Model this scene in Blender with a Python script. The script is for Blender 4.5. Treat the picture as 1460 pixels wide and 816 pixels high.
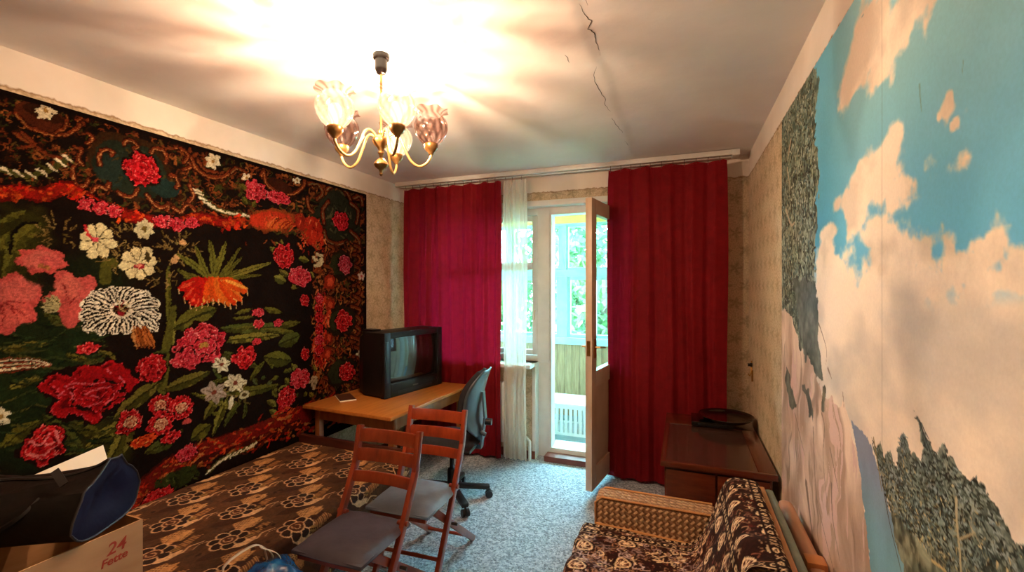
import bpy, bmesh, math, random
import numpy as np
from mathutils import Vector, Matrix, Euler

for o in list(bpy.data.objects):
    bpy.data.objects.remove(o)
scene = bpy.context.scene
COL = scene.collection
R = math.radians

# ------------------------------------------------------------------ camera
CAM_H, YAW, FPX = 1.55, R(21.0), 635.0
cd = bpy.data.cameras.new('camera')
cd.sensor_width = 36.0
cd.lens = 36.0 * FPX / 1460.0
cd.clip_start = 0.05
cam = bpy.data.objects.new('camera', cd)
COL.objects.link(cam)
cam.location = (0, 0, CAM_H)
cam.rotation_euler = (R(90), 0, YAW)
scene.camera = cam

# ------------------------------------------------------------------ sky, exposure
SKY = 27.0
w = bpy.data.worlds.new('sky')
scene.world = w
w.use_nodes = True
bg = w.node_tree.nodes['Background']
bg.inputs[0].default_value = (0.42, 0.83, 1.0, 1)
bg.inputs[1].default_value = SKY
vs = scene.view_settings
vs.view_transform = 'Standard'
vs.look = 'None'
vs.exposure = 1.18
vs.gamma = 1.0
vs.use_curve_mapping = False
BULB_W = 32.0                       # watts of each lit bulb of the chandelier

# room: x -2.63 .. 0.467, y -1.3 .. 3.8, z 0 .. 2.546
XL, XR, YB, YF, ZC = -2.63, 0.467, 3.8, -1.3, 2.546

# ------------------------------------------------------------------ colour and measuring helpers
def s2l(c):
    c = np.asarray(c, float)
    return np.where(c <= 0.04045, c / 12.92, ((c + 0.055) / 1.055) ** 2.4)
def hx(h):
    h = h.lstrip('#')
    return np.array([int(h[i:i + 2], 16) / 255 for i in (0, 2, 4)])
def lin(h):
    if isinstance(h, str):
        h = hx(h)
    return tuple(s2l(h)) + (1.0,)
_s, _c = math.sin(YAW), math.cos(YAW)
def _ray(u, v):
    dx = (u - 730) / FPX
    return -_s + dx * _c, _c + dx * _s, (408 - v) / FPX
def on_left(u, v, X=XL + 0.012):          # picture measure -> metres (y, z) on the left wall
    d = _ray(u, v); t = X / d[0]
    return d[1] * t, CAM_H + d[2] * t
def on_right(u, v, X=XR - 0.002):         # picture measure -> metres (y, z) on the right wall
    d = _ray(u, v); t = X / d[0]
    return d[1] * t, CAM_H + d[2] * t

# ------------------------------------------------------------------ materials
def new_mat(name):
    m = bpy.data.materials.new(name)
    m.use_nodes = True
    nt = m.node_tree
    return m, nt, nt.nodes['Principled BSDF']
def nd(nt, t, **kw):
    n = nt.nodes.new(t)
    for k, v in kw.items():
        setattr(n, k, v)
    return n
def noise(nt, scale, detail=3, vec=None, rough=0.55):
    n = nd(nt, 'ShaderNodeTexNoise')
    n.inputs['Scale'].default_value = scale
    n.inputs['Detail'].default_value = detail
    n.inputs['Roughness'].default_value = rough
    if vec is not None:
        nt.links.new(vec, n.inputs['Vector'])
    return n
def ramp(nt, fac, stops):
    r = nd(nt, 'ShaderNodeValToRGB')
    e = r.color_ramp.elements
    while len(e) < len(stops):
        e.new(0.5)
    for el, (p, c) in zip(e, stops):
        el.position = p
        el.color = c if len(c) == 4 else tuple(c) + (1,)
    nt.links.new(fac, r.inputs[0])
    return r.outputs[0]
def mixc(nt, fac, a, b, mode='MIX'):
    n = nd(nt, 'ShaderNodeMix', data_type='RGBA', blend_type=mode)
    for i, val in ((0, fac), (6, a), (7, b)):
        if hasattr(val, 'is_linked') or hasattr(val, 'links'):
            nt.links.new(val, n.inputs[i])
        else:
            n.inputs[i].default_value = val
    return n.outputs[2]
def mth(nt, op, a, b=None, c=None):
    n = nd(nt, 'ShaderNodeMath', operation=op)
    for i, val in enumerate((a, b, c)):
        if val is None:
            continue
        if hasattr(val, 'links'):
            nt.links.new(val, n.inputs[i])
        else:
            n.inputs[i].default_value = val
    return n.outputs[0]
def bump(nt, height, strength, dist, bsdf):
    b = nd(nt, 'ShaderNodeBump')
    b.inputs['Strength'].default_value = strength
    b.inputs['Distance'].default_value = dist
    nt.links.new(height, b.inputs['Height'])
    nt.links.new(b.outputs[0], bsdf.inputs['Normal'])
def objco(nt, scale=(1, 1, 1)):
    t = nd(nt, 'ShaderNodeTexCoord')
    mp = nd(nt, 'ShaderNodeMapping')
    mp.inputs['Scale'].default_value = scale
    nt.links.new(t.outputs['Object'], mp.inputs[0])
    return mp.outputs[0]
MATS = {}
def pmat(name, c1, c2=None, scale=12, stretch=(1, 1, 1), rough=0.6, metal=0.0, bmp=0.0, bscale=180, bdist=0.002, coat=0.0, spec=0.5, trans=0.0):
    m, nt, b = new_mat(name)
    MATS[name] = m
    co = objco(nt, stretch)
    if c2 is not None:
        n = noise(nt, scale, 4, co)
        col = ramp(nt, n.outputs[0], [(0.3, lin(c1)), (0.7, lin(c2))])
        nt.links.new(col, b.inputs['Base Color'])
    else:
        b.inputs['Base Color'].default_value = lin(c1)
    b.inputs['Roughness'].default_value = rough
    b.inputs['Metallic'].default_value = metal
    b.inputs['Coat Weight'].default_value = coat
    b.inputs['Coat Roughness'].default_value = 0.12
    b.inputs['Specular IOR Level'].default_value = spec
    b.inputs['Transmission Weight'].default_value = trans
    if bmp:
        bump(nt, noise(nt, bscale, 2, co).outputs[0], bmp, bdist, b)
    return m
def paint_mat(name, rough=0.85, bmp=0.3, bscale=350, vary=0.25, spec=0.2):
    """pattern colours held on the cloth's own knots, with fine pile variation on top"""
    m, nt, b = new_mat(name)
    MATS[name] = m
    a = nd(nt, 'ShaderNodeAttribute', attribute_name='Col')
    co = objco(nt)
    n = noise(nt, bscale, 2, co)
    k = ramp(nt, n.outputs[0], [(0.25, (1 - vary,) * 3), (0.75, (1 + vary * .5,) * 3)])
    nt.links.new(mixc(nt, 1.0, a.outputs['Color'], k, 'MULTIPLY'), b.inputs['Base Color'])      # uneven dye, independent of the relief
    b.inputs['Roughness'].default_value = rough
    b.inputs['Specular IOR Level'].default_value = spec
    if bmp:
        bump(nt, noise(nt, bscale * 1.37, 2, objco(nt, (1.1, .93, 1.05))).outputs[0], bmp, 0.003, b)
    return m

# ------------------------------------------------------------------ mesh builder
class M:
    def __init__(s):
        s.v, s.f = [], []
    def add(s, vs_, fs_):
        k = len(s.v)
        s.v += [tuple(p) for p in vs_]
        s.f += [tuple(i + k for i in f) for f in fs_]
        return s
    def box(s, x0, x1, y0, y1, z0, z1):
        return s.add([(x, y, z) for x in (x0, x1) for y in (y0, y1) for z in (z0, z1)],
                     [(0, 1, 3, 2), (4, 6, 7, 5), (0, 4, 5, 1), (2, 3, 7, 6), (0, 2, 6, 4), (1, 5, 7, 3)])
    def obox(s, c, size, eul=(0, 0, 0)):
        m = Euler(eul).to_matrix()
        h = Vector(size) / 2
        vs_ = [m @ Vector((a * h.x, b * h.y, d * h.z)) + Vector(c) for a in (-1, 1) for b in (-1, 1) for d in (-1, 1)]
        return s.add(vs_, [(0, 1, 3, 2), (4, 6, 7, 5), (0, 4, 5, 1), (2, 3, 7, 6), (0, 2, 6, 4), (1, 5, 7, 3)])
    def bar(s, p0, p1, wx, wy, side=(1, 0, 0)):
        p0, p1 = Vector(p0), Vector(p1)
        d = (p1 - p0).normalized()
        a = Vector(side); a = (a - d * a.dot(d)).normalized()
        b = d.cross(a)
        q = [a * (i * wx / 2) + b * (j * wy / 2) for i, j in ((-1, -1), (1, -1), (1, 1), (-1, 1))]
        return s.add([p0 + k for k in q] + [p1 + k for k in q],
                     [(3, 2, 1, 0), (4, 5, 6, 7)] + [(i, (i + 1) % 4, 4 + (i + 1) % 4, 4 + i) for i in range(4)])
    def tube(s, pts, r, n=10, cap=True):
        pts = [Vector(p) for p in pts]
        k0 = len(s.v)
        up = Vector((0.013, 0.021, 1))
        prev = None
        for i, p in enumerate(pts):
            t = (pts[min(i + 1, len(pts) - 1)] - pts[max(i - 1, 0)]).normalized()
            if prev is None:
                a = t.cross(up if abs(t.z) < .95 else Vector((1, 0, 0))).normalized()
            else:
                a = (prev - t * prev.dot(t)).normalized()
            prev = a
            b = t.cross(a)
            rr = r(i / (len(pts) - 1)) if callable(r) else r
            for j in range(n):
                g = 2 * math.pi * j / n
                s.v.append(tuple(p + (a * math.cos(g) + b * math.sin(g)) * rr))
        for i in range(len(pts) - 1):
            for j in range(n):
                s.f.append((k0 + i * n + j, k0 + i * n + (j + 1) % n, k0 + (i + 1) * n + (j + 1) % n, k0 + (i + 1) * n + j))
        if cap:
            s.f.append(tuple(k0 + j for j in range(n))[::-1])
            s.f.append(tuple(k0 + (len(pts) - 1) * n + j for j in range(n)))
        return s
    def lathe(s, prof, n=24, c=(0, 0, 0), warp=None):
        k0 = len(s.v)
        for i, (r, z) in enumerate(prof):
            for j in range(n):
                g = 2 * math.pi * j / n
                rr, zz = (r, z) if warp is None else warp(r, z, g, i)
                s.v.append((c[0] + rr * math.cos(g), c[1] + rr * math.sin(g), c[2] + zz))
        for i in range(len(prof) - 1):
            for j in range(n):
                s.f.append((k0 + i * n + j, k0 + i * n + (j + 1) % n, k0 + (i + 1) * n + (j + 1) % n, k0 + (i + 1) * n + j))
        return s
    def build(s, name, mat, parent=None, smooth=False, bev=0.0, world=False, seg=2):
        me = bpy.data.meshes.new(name)
        vv = s.v
        if world and parent is not None:
            l = parent.location
            vv = [(a - l.x, b - l.y, c - l.z) for a, b, c in vv]
        me.from_pydata(vv, [], s.f)
        bm = bmesh.new(); bm.from_mesh(me)
        bmesh.ops.recalc_face_normals(bm, faces=bm.faces)
        if bev:
            bmesh.ops.bevel(bm, geom=list(bm.edges), offset=bev, segments=seg, affect='EDGES', clamp_overlap=True, profile=0.6)
        bm.to_mesh(me); bm.free()
        if smooth or bev:
            me.polygons.foreach_set('use_smooth', [True] * len(me.polygons))
            me.set_sharp_from_angle(angle=R(42))
        me.materials.append(mat if not isinstance(mat, str) else MATS[mat])
        o = bpy.data.objects.new(name, me)
        COL.objects.link(o)
        o.parent = parent
        return o
def grid_obj(name, P, mat, col=None, parent=None, solid=0.0):
    """P: (rows, cols, 3) points; col: matching sRGB colours"""
    nb, na = P.shape[:2]
    me = bpy.data.meshes.new(name)
    me.vertices.add(nb * na)
    me.vertices.foreach_set('co', np.ascontiguousarray(P, np.float32).ravel())
    i = np.arange(nb * na).reshape(nb, na)
    q = np.stack([i[:-1, :-1], i[:-1, 1:], i[1:, 1:], i[1:, :-1]], -1).reshape(-1)
    nf = len(q) // 4
    me.loops.add(len(q)); me.loops.foreach_set('vertex_index', q.astype(np.int32))
    me.polygons.add(nf); me.polygons.foreach_set('loop_start', np.arange(0, 4 * nf, 4, dtype=np.int32))
    me.polygons.foreach_set('use_smooth', np.ones(nf, bool))
    me.update(calc_edges=True)
    if col is not None:
        at = me.color_attributes.new('Col', 'FLOAT_COLOR', 'POINT')
        c = np.ones((nb * na, 4), np.float32)
        c[:, :3] = s2l(np.clip(col, 0, 1)).reshape(-1, 3)
        at.data.foreach_set('color', c.ravel())
    me.materials.append(mat if not isinstance(mat, str) else MATS[mat])
    o = bpy.data.objects.new(name, me)
    COL.objects.link(o)
    o.parent = parent
    if solid:
        md = o.modifiers.new('thickness', 'SOLIDIFY'); md.thickness = solid; md.offset = 0
    return o
def tag(o, label=None, cat=None, group=None, kind=None):
    for k, v in (('label', label), ('category', cat), ('group', group), ('kind', kind)):
        if v:
            o[k] = v
    return o
def thing(name, label, cat, loc=(0, 0, 0), rz=0.0, group=None, kind=None):
    o = bpy.data.objects.new(name, None)
    o.empty_display_size = 0.05
    COL.objects.link(o)
    o.location = loc; o.rotation_euler = (0, 0, rz)
    return tag(o, label, cat, group, kind)
def struct(o):
    o['kind'] = 'structure'; return o

# ------------------------------------------------------------------ value noise and pattern canvas (metres)
_rng = np.random.default_rng(7)
_TAB = _rng.random((256, 256))
def vnoise(a, b, sc, seed=0):
    x, y = a / sc + seed * 17.3, b / sc + seed * 9.1
    xi, yi = np.floor(x).astype(int), np.floor(y).astype(int)
    fx, fy = x - xi, y - yi
    fx, fy = fx * fx * (3 - 2 * fx), fy * fy * (3 - 2 * fy)
    g = lambda i, j: _TAB[(xi + i) % 256, (yi + j) % 256]
    return (g(0, 0) * (1 - fx) + g(1, 0) * fx) * (1 - fy) + (g(0, 1) * (1 - fx) + g(1, 1) * fx) * fy
def fbm(a, b, sc, o=4, seed=0):
    t, k, n = 0, 1.0, 0
    for i in range(o):
        t = t + k * vnoise(a, b, sc / 2 ** i, seed + i); n += k; k *= .5
    return t / n
def sstep(e0, e1, x):
    t = np.clip((x - e0) / (e1 - e0), 0, 1)
    return t * t * (3 - 2 * t)
def smooth_path(p, n=8):
    p = [np.array(q, float) for q in p]
    if len(p) < 3:
        return p
    out = []
    for i in range(len(p) - 1):
        p0, p1, p2, p3 = p[max(i - 1, 0)], p[i], p[i + 1], p[min(i + 2, len(p) - 1)]
        for k in range(n):
            t = k / n
            out.append(.5 * (2 * p1 + (p2 - p0) * t + (2 * p0 - 5 * p1 + 4 * p2 - p3) * t * t + (3 * p1 - p0 - 3 * p2 + p3) * t ** 3))
    return out + [p[-1]]
class Canvas:
    def __init__(s, a, b, base):
        s.a, s.b = np.asarray(a, float), np.asarray(b, float)
        s.A, s.B = np.meshgrid(s.a, s.b)
        s.c = np.empty(s.A.shape + (3,)); s.c[:] = hx(base) if isinstance(base, str) else base
    def win(s, a0, a1, b0, b1):
        i0, i1 = np.searchsorted(s.a, (a0, a1)); j0, j1 = np.searchsorted(s.b, (b0, b1))
        sl = (slice(j0, j1), slice(i0, i1))
        return sl, s.A[sl], s.B[sl]
    def put(s, sl, m, col):
        col = hx(col) if isinstance(col, str) else np.asarray(col)
        m = np.clip(m, 0, 1)[..., None]
        s.c[sl] = s.c[sl] * (1 - m) + col * m
    def blob(s, c, rx, ry, col, n=0, amp=0.0, rot=0.0, rough=0.0, soft=0.0, seed=0):
        k = max(rx, ry) * (1.15 + amp + rough + soft)
        sl, A, B = s.win(c[0] - k, c[0] + k, c[1] - k, c[1] + k)
        if A.size == 0:
            return
        x, y = A - c[0], B - c[1]
        cr, sr = math.cos(rot), math.sin(rot)
        x, y = (x * cr + y * sr) / rx, (-x * sr + y * cr) / ry
        r, th = np.hypot(x, y), np.arctan2(y, x)
        e = 1 + amp * np.cos(n * th + seed) + rough * (fbm(A, B, min(rx, ry) * .7, 2, seed) - .5) * 2
        s.put(sl, sstep(e + soft + 1e-4, e - soft - 1e-4 - (0.04 if soft == 0 else 0), r), col)
    def stroke(s, pts, w, col, w2=None, smooth=True):
        p = smooth_path(pts) if smooth else [np.array(q, float) for q in pts]
        w2 = w if w2 is None else w2
        P = np.array(p); k = max(w, w2)
        sl, A, B = s.win(P[:, 0].min() - k, P[:, 0].max() + k, P[:, 1].min() - k, P[:, 1].max() + k)
        if A.size == 0:
            return
        best = np.full(A.shape, -9.0)
        N = len(p) - 1
        for i in range(N):
            d = p[i + 1] - p[i]; L2 = max(d @ d, 1e-12)
            t = np.clip(((A - p[i][0]) * d[0] + (B - p[i][1]) * d[1]) / L2, 0, 1)
            ds = np.hypot(A - p[i][0] - t * d[0], B - p[i][1] - t * d[1])
            best = np.maximum(best, (w + (w2 - w) * (i + t) / N) / 2 - ds)
        s.put(sl, sstep(-.0006, .0012, best), col)
    def poly(s, pts, col, rough=0.0, soft=0.0015, seed=0):
        P = np.array(pts, float); k = rough + soft
        sl, A, B = s.win(P[:, 0].min() - k, P[:, 0].max() + k, P[:, 1].min() - k, P[:, 1].max() + k)
        if A.size == 0:
            return
        if rough:
            A2 = A + (fbm(A, B, rough * 1.6, 3, seed) - .5) * 2 * rough
            B2 = B + (fbm(A, B, rough * 1.6, 3, seed + 5) - .5) * 2 * rough
        else:
            A2, B2 = A, B
        ins = np.zeros(A.shape, bool)
        for i in range(len(P)):
            (x0, y0), (x1, y1) = P[i], P[i - 1]
            cr = ((y0 > B2) != (y1 > B2)) & (A2 < (x1 - x0) * (B2 - y0) / ((y1 - y0) if y1 != y0 else 1e-9) + x0)
            ins ^= cr
        s.put(sl, ins.astype(float), col)
        return sl, ins
    def lens(s, p0, p1, wd, col, rib=None, dark=None, pw=.8, bend=0.0, stripes=0, scol=None):
        p0, p1 = np.array(p0, float), np.array(p1, float)
        d = p1 - p0; L = np.hypot(*d) + 1e-9; d = d / L; nrm = np.array([-d[1], d[0]])
        k = wd + abs(bend)
        sl, A, B = s.win(min(p0[0], p1[0]) - k, max(p0[0], p1[0]) + k, min(p0[1], p1[1]) - k, max(p0[1], p1[1]) + k)
        if A.size == 0:
            return
        t = ((A - p0[0]) * d[0] + (B - p0[1]) * d[1]) / L
        q = (A - p0[0]) * nrm[0] + (B - p0[1]) * nrm[1] - bend * np.sin(np.clip(t, 0, 1) * math.pi)
        prof = np.sin(np.clip(t, 0, 1) * math.pi) ** pw * wd / 2
        ins = (t > 0) & (t < 1) & (np.abs(q) < prof)
        s.put(sl, ins.astype(float), col)
        if dark is not None:
            s.put(sl, (ins & (q < 0) & (vnoise(A, B, wd * .4, 3) > .35)).astype(float) * .8, dark)
        if stripes:
            x = q / (prof + 1e-6) * stripes
            s.put(sl, (ins & (np.abs(x - np.round(x - .5) - .5) < .26) & (t < .93) & (t > .1)).astype(float), scol)
        if rib is not None:
            s.put(sl, (ins & (np.abs(q) < max(.0022, wd * .05))).astype(float), rib)
# ================================================================== materials of the room
def wallpaper(name, axis, base1, base2, motif):
    m, nt, b = new_mat(name); MATS[name] = m
    tc = nd(nt, 'ShaderNodeTexCoord')
    sp = nd(nt, 'ShaderNodeSeparateXYZ'); nt.links.new(tc.outputs['Object'], sp.inputs[0])
    h, z = sp.outputs[axis], sp.outputs[2]
    n1 = noise(nt, 26, 3, tc.outputs['Object'])
    n2 = noise(nt, 3.5, 4, tc.outputs['Object'])
    # sprigs on a half-drop repeat
    row = mth(nt, 'FLOOR', mth(nt, 'DIVIDE', z, 0.135))
    fz = mth(nt, 'SUBTRACT', mth(nt, 'FRACT', mth(nt, 'DIVIDE', z, 0.135)), 0.5)
    hx_ = mth(nt, 'ADD', mth(nt, 'DIVIDE', h, 0.15), mth(nt, 'MULTIPLY', row, 0.5))
    fh = mth(nt, 'SUBTRACT', mth(nt, 'FRACT', hx_), 0.5)
    cmb = nd(nt, 'ShaderNodeCombineXYZ'); nt.links.new(fh, cmb.inputs[0]); nt.links.new(fz, cmb.inputs[1])
    ln = nd(nt, 'ShaderNodeVectorMath', operation='LENGTH'); nt.links.new(cmb.outputs[0], ln.inputs[0])
    ang = mth(nt, 'ARCTAN2', fz, fh)
    pet = mth(nt, 'MULTIPLY', mth(nt, 'COSINE', mth(nt, 'MULTIPLY', ang, 5.0)), 0.13)
    d = mth(nt, 'ADD', mth(nt, 'SUBTRACT', ln.outputs['Value'], pet), mth(nt, 'MULTIPLY', mth(nt, 'SUBTRACT', n1.outputs[0], .5), .5))
    mask = ramp(nt, d, [(0.10, (1, 1, 1)), (0.34, (0, 0, 0))])
    base = ramp(nt, n2.outputs[0], [(0.3, lin(base1)), (0.7, lin(base2))])
    fine = noise(nt, 90, 2, tc.outputs['Object'])
    base = mixc(nt, 0.35, base, ramp(nt, fine.outputs[0], [(0.35, lin('#8d8064')), (0.6, lin('#e6d8b8'))]))
    col = mixc(nt, mth(nt, 'MULTIPLY', mask, 0.42), base, lin(motif))
    # plain painted frieze above the paper's torn edge
    zz = mth(nt, 'ADD', z, mth(nt, 'MULTIPLY', mth(nt, 'SUBTRACT', n1.outputs[0], .5), .035))
    fr = ramp(nt, mth(nt, 'SUBTRACT', zz, 1.887), [(0.497, (0, 0, 0)), (0.503, (1, 1, 1))])
    edge = ramp(nt, mth(nt, 'ABSOLUTE', mth(nt, 'SUBTRACT', zz, 2.384)), [(0.002, (1, 1, 1)), (0.009, (0, 0, 0))])
    col = mixc(nt, mth(nt, 'MULTIPLY', edge, 0.7), col, lin('#7a5a38'))
    white = ramp(nt, n2.outputs[0], [(0.3, lin('#dcd5c8')), (0.7, lin('#e9e3d8'))])
    col = mixc(nt, fr, col, white)
    nt.links.new(col, b.inputs['Base Color'])
    b.inputs['Roughness'].default_value = 0.85
    b.inputs['Specular IOR Level'].default_value = 0.2
    bump(nt, noise(nt, 127, 2, tc.outputs['Object']).outputs[0], 0.25, 0.002, b)
    return m
wallpaper('paper_side', 1, '#c0a988', '#d6c2a2', '#8a7a58')
wallpaper('paper_back', 0, '#b5a286', '#cbb99a', '#66624a')

def speckle_floor():
    m, nt, b = new_mat('floor_speckle'); MATS['floor_speckle'] = m
    co = objco(nt)
    v = nd(nt, 'ShaderNodeTexVoronoi'); v.inputs['Scale'].default_value = 95; nt.links.new(co, v.inputs['Vector'])
    n = noise(nt, 150, 2, co)
    sepc = nd(nt, 'ShaderNodeSeparateColor'); nt.links.new(v.outputs['Color'], sepc.inputs[0])
    c = ramp(nt, sepc.outputs[0], [(0.0, lin('#4a5868')), (0.35, lin('#8695a6')), (0.7, lin('#afbccb')), (1.0, lin('#d3dce4'))])
    c = mixc(nt, .3, c, ramp(nt, n.outputs[0], [(.35, lin('#5c666b')), (.65, lin('#c9d0d2'))]))
    nt.links.new(c, b.inputs['Base Color'])
    b.inputs['Roughness'].default_value = 0.75
    bump(nt, noise(nt, 207, 2, co).outputs[0], .4, .003, b)
speckle_floor()

def ceiling_mat():
    m, nt, b = new_mat('ceiling_paint'); MATS['ceiling_paint'] = m
    co = objco(nt)
    n = noise(nt, 1.6, 5, co, .6)
    c = ramp(nt, n.outputs[0], [(.3, lin('#dedad6')), (.7, lin('#ece8e3'))])
    nt.links.new(c, b.inputs['Base Color'])
    b.inputs['Roughness'].default_value = .9
    b.inputs['Specular IOR Level'].default_value = .1
    bump(nt, noise(nt, 9, 5, co).outputs[0], .25, .01, b)
ceiling_mat()
pmat('white_paint', '#e3e6e2', '#d2d6d2', 6, rough=.45, bmp=.15, bscale=40)
pmat('cold_white', '#dfe9ea', '#cfdcdf', 6, rough=.45)
pmat('old_door_paint', '#dcc9b0', '#cbb399', 5, rough=.4, bmp=.2, bscale=50)
pmat('balcony_frame', '#8fb0b6', '#a6c2c4', 8, rough=.5)
pmat('crack_dark', '#4a4440', rough=.95)
pmat('yellow_board', '#e6d27e', '#d9c068', 4, rough=.6)
pmat('pine_board', '#a8906c', '#7f6648', 5, stretch=(9, 9, 1), rough=.6, bmp=.2, bscale=60)
pmat('balcony_floor', '#6f8898', '#8aa0ac', 5, rough=.6)
pmat('threshold_red', '#7b4334', '#5e3226', 6, rough=.5)
pmat('plaster', '#ddd9d0', '#cfcabf', 5, rough=.85)
def glass_mat(name, tint=(1, 1, 1), gloss=.07):
    m, nt, b = new_mat(name); MATS[name] = m
    nt.nodes.remove(b)
    t = nd(nt, 'ShaderNodeBsdfTransparent'); t.inputs[0].default_value = tuple(tint) + (1,)
    g = nd(nt, 'ShaderNodeBsdfGlossy'); g.inputs['Roughness'].default_value = .03
    mx = nd(nt, 'ShaderNodeMixShader'); mx.inputs[0].default_value = gloss
    nt.links.new(t.outputs[0], mx.inputs[1]); nt.links.new(g.outputs[0], mx.inputs[2])
    nt.links.new(mx.outputs[0], nt.nodes['Material Output'].inputs[0])
glass_mat('pane_glass', (.93, .98, .98))

# ================================================================== the room shell
struct(M().box(XL - .2, XR + .2, YF - .2, YB + .32, -.12, 0).build('floor', 'floor_speckle'))
# ceiling: two slabs meeting in a cracked joint along x = -0.36
xs = np.concatenate([np.linspace(XL - .05, -.6, 40), np.linspace(-.58, -.12, 60), np.linspace(-.1, XR + .05, 16)])
ys = np.linspace(YF - .05, YB + .05, 150)
A, B = np.meshgrid(xs, ys)
Z = ZC + (fbm(A, B, .5, 4, 3) - .5) * .014
jx = -.36 + (fbm(A * 0 + .3, B, .35, 3, 9) - .5) * .07
Z += .004 * sstep(-.05, .05, A - jx) - .0025 * np.exp(-((A - jx) / .03) ** 2)
ceil = struct(grid_obj('ceiling', np.stack([A, B, Z], -1), 'ceiling_paint'))
slab = M().box(XL - .2, XR + .2, YF - .2, YB + .3, ZC + .06, ZC + .2)
slab.build('slab', 'plaster', ceil)
rnd = random.Random(3)
def ceiling_pt(u, v):
    d = _ray(u, v); t = (ZC - CAM_H) / d[2]
    return d[0] * t, d[1] * t
def zc_at(x, y):
    i = int(np.clip(np.searchsorted(xs, x), 0, len(xs) - 1)); j = int(np.clip(np.searchsorted(ys, y), 0, len(ys) - 1))
    return float(Z[j, i])
for pts, wd in (([(826, 5), (834, 22), (843, 32), (841, 40), (848, 48), (846, 56), (852, 70), (855, 82)], .0045),
                ([(854, 86), (848, 101), (847, 117), (857, 131), (864, 142), (862, 150), (869, 158)], .0032),
                ([(872, 168), (882, 180), (887, 188)], .0032), ([(890, 200), (896, 208)], .0032),
                ([(808, 78), (812, 90)], .0032), ([(835, 8), (830, -14), (822, -40)], .0032)):
    cm = M()
    P = []
    for u, v in pts:
        x, y = ceiling_pt(u, v)
        P.append((x + rnd.uniform(-.006, .006), y + rnd.uniform(-.008, .008)))
    # jagged dark fissure, a thin wedge let into the plaster
    Q = []
    for i in range(len(P) - 1):
        for k in range(3):
            t = k / 3
            Q.append((P[i][0] * (1 - t) + P[i + 1][0] * t + rnd.uniform(-.004, .004), P[i][1] * (1 - t) + P[i + 1][1] * t))
    Q.append(P[-1])
    pts3 = [(x, y, zc_at(x, y) + .0005) for x, y in Q]
    cm.tube(pts3, lambda t, wd=wd: wd * .5 * (.35 + .65 * math.sin(math.pi * min(max(t, .05), .95))), 5)
    cm.build('crack', 'crack_dark', ceil)

struct(M().box(XL - .2, XL, YF - .2, YB + .32, 0, ZC + .08).build('wall_left', 'paper_side'))
struct(M().box(XR, XR + .2, YF - .2, YB + .32, 0, ZC + .08).build('wall_right', 'paper_side'))
struct(M().box(XL, XR, YF - .2, YF, 0, ZC + .08).build('wall_rear', 'paper_back'))
# back wall with the opening of the balcony block (window + door)
WX0, WX1, DX0, DX1, SILL, HEAD = -2.32, -1.235, -1.235, -.49, .86, 2.285
wb = M()
wb.box(XL, WX0, YB, YB + .3, 0, ZC + .08)
wb.box(DX1, XR, YB, YB + .3, 0, ZC + .08)
wb.box(WX0, DX1, YB, YB + .3, HEAD, ZC + .08)
wb.box(WX0, WX1, YB, YB + .3, 0, SILL)
struct(wb.build('wall_back', 'paper_back'))
tr = M()
tr.box(WX0, DX1, YB - .006, YB + .12, HEAD - .022, HEAD + .028)
tr.box(DX1 - .02, DX1 + .01, YB - .004, YB + .12, 0, HEAD - .022)
tr.box(WX0 - .01, WX0 + .02, YB - .004, YB + .12, SILL, HEAD - .022)
tr.box(WX1 - .03, WX1 + .004, YB - .004, YB + .12, .0, SILL)
struct(tr.build('trim_1', 'white_paint', bev=.004))
struct(M().box(XL, XL + .015, YF, YB, 0, .07).build('baseboard_left', 'threshold_red', bev=.004))
struct(M().box(XR - .015, XR, YF, YB, 0, .07).build('baseboard_right', 'threshold_red', bev=.004))
bb = M(); bb.box(XL + .015, DX0 - .0, YB - .015, YB - .006, 0, .07); bb.box(DX1 + .02, XR - .015, YB - .015, YB, 0, .07)
struct(bb.build('baseboard_back', 'threshold_red', bev=.002))

# ------------------------------------------------------------------ window beside the balcony door
win = struct(thing('window_1', 'white wooden window beside the balcony door behind the net curtain', 'window', ((WX0 + WX1) / 2, YB + .16, SILL)))
fr = M()
fr.box(WX0 + .02, WX0 + .07, YB + .1, YB + .2, SILL, HEAD - .022)
fr.box(WX1 - .01, WX1 + .105, YB + .09, YB + .2, SILL - .005, HEAD - .022)
fr.box(WX0 + .07, WX1 - .01, YB + .1, YB + .2, SILL, SILL + .05)
fr.box(WX0 + .07, WX1 - .01, YB + .1, YB + .2, HEAD - .082, HEAD - .022)
fr.box(-1.79, -1.74, YB + .1, YB + .2, SILL + .05, HEAD - .082)
fr.build('frame', 'white_paint', win, bev=.005, world=True)
def casement(parent, x0, x1, y, z0, z1, st=.048, th=.035, mat='white_paint', transom=None):
    c = M()
    c.box(x0, x0 + st, y, y + th, z0, z1); c.box(x1 - st, x1, y, y + th, z0, z1)
    c.box(x0 + st, x1 - st, y, y + th, z0, z0 + st); c.box(x0 + st, x1 - st, y, y + th, z1 - st, z1)
    if transom:
        c.box(x0 + st, x1 - st, y - .004, y + th, transom - .04, transom + .03)
    cs = c.build('casement', mat, parent, bev=.004, world=True)
    zs = [(z0 + st, z1 - st)] if not transom else [(z0 + st, transom - .04), (transom + .03, z1 - st)]
    for a, b_ in zs:
        p = M().box(x0 + st - .004, x1 - st + .004, y + th * .45, y + th * .55, a - .004, b_ + .004).build('pane', 'pane_glass', parent, world=True)
        p.parent = cs
    return cs
casement(win, WX0 + .075, -1.795, YB + .105, SILL + .055, HEAD - .087, transom=1.74)
cs = casement(win, -1.735, WX1 - .015, YB + .105, SILL + .055, HEAD - .087, transom=1.74)
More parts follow.
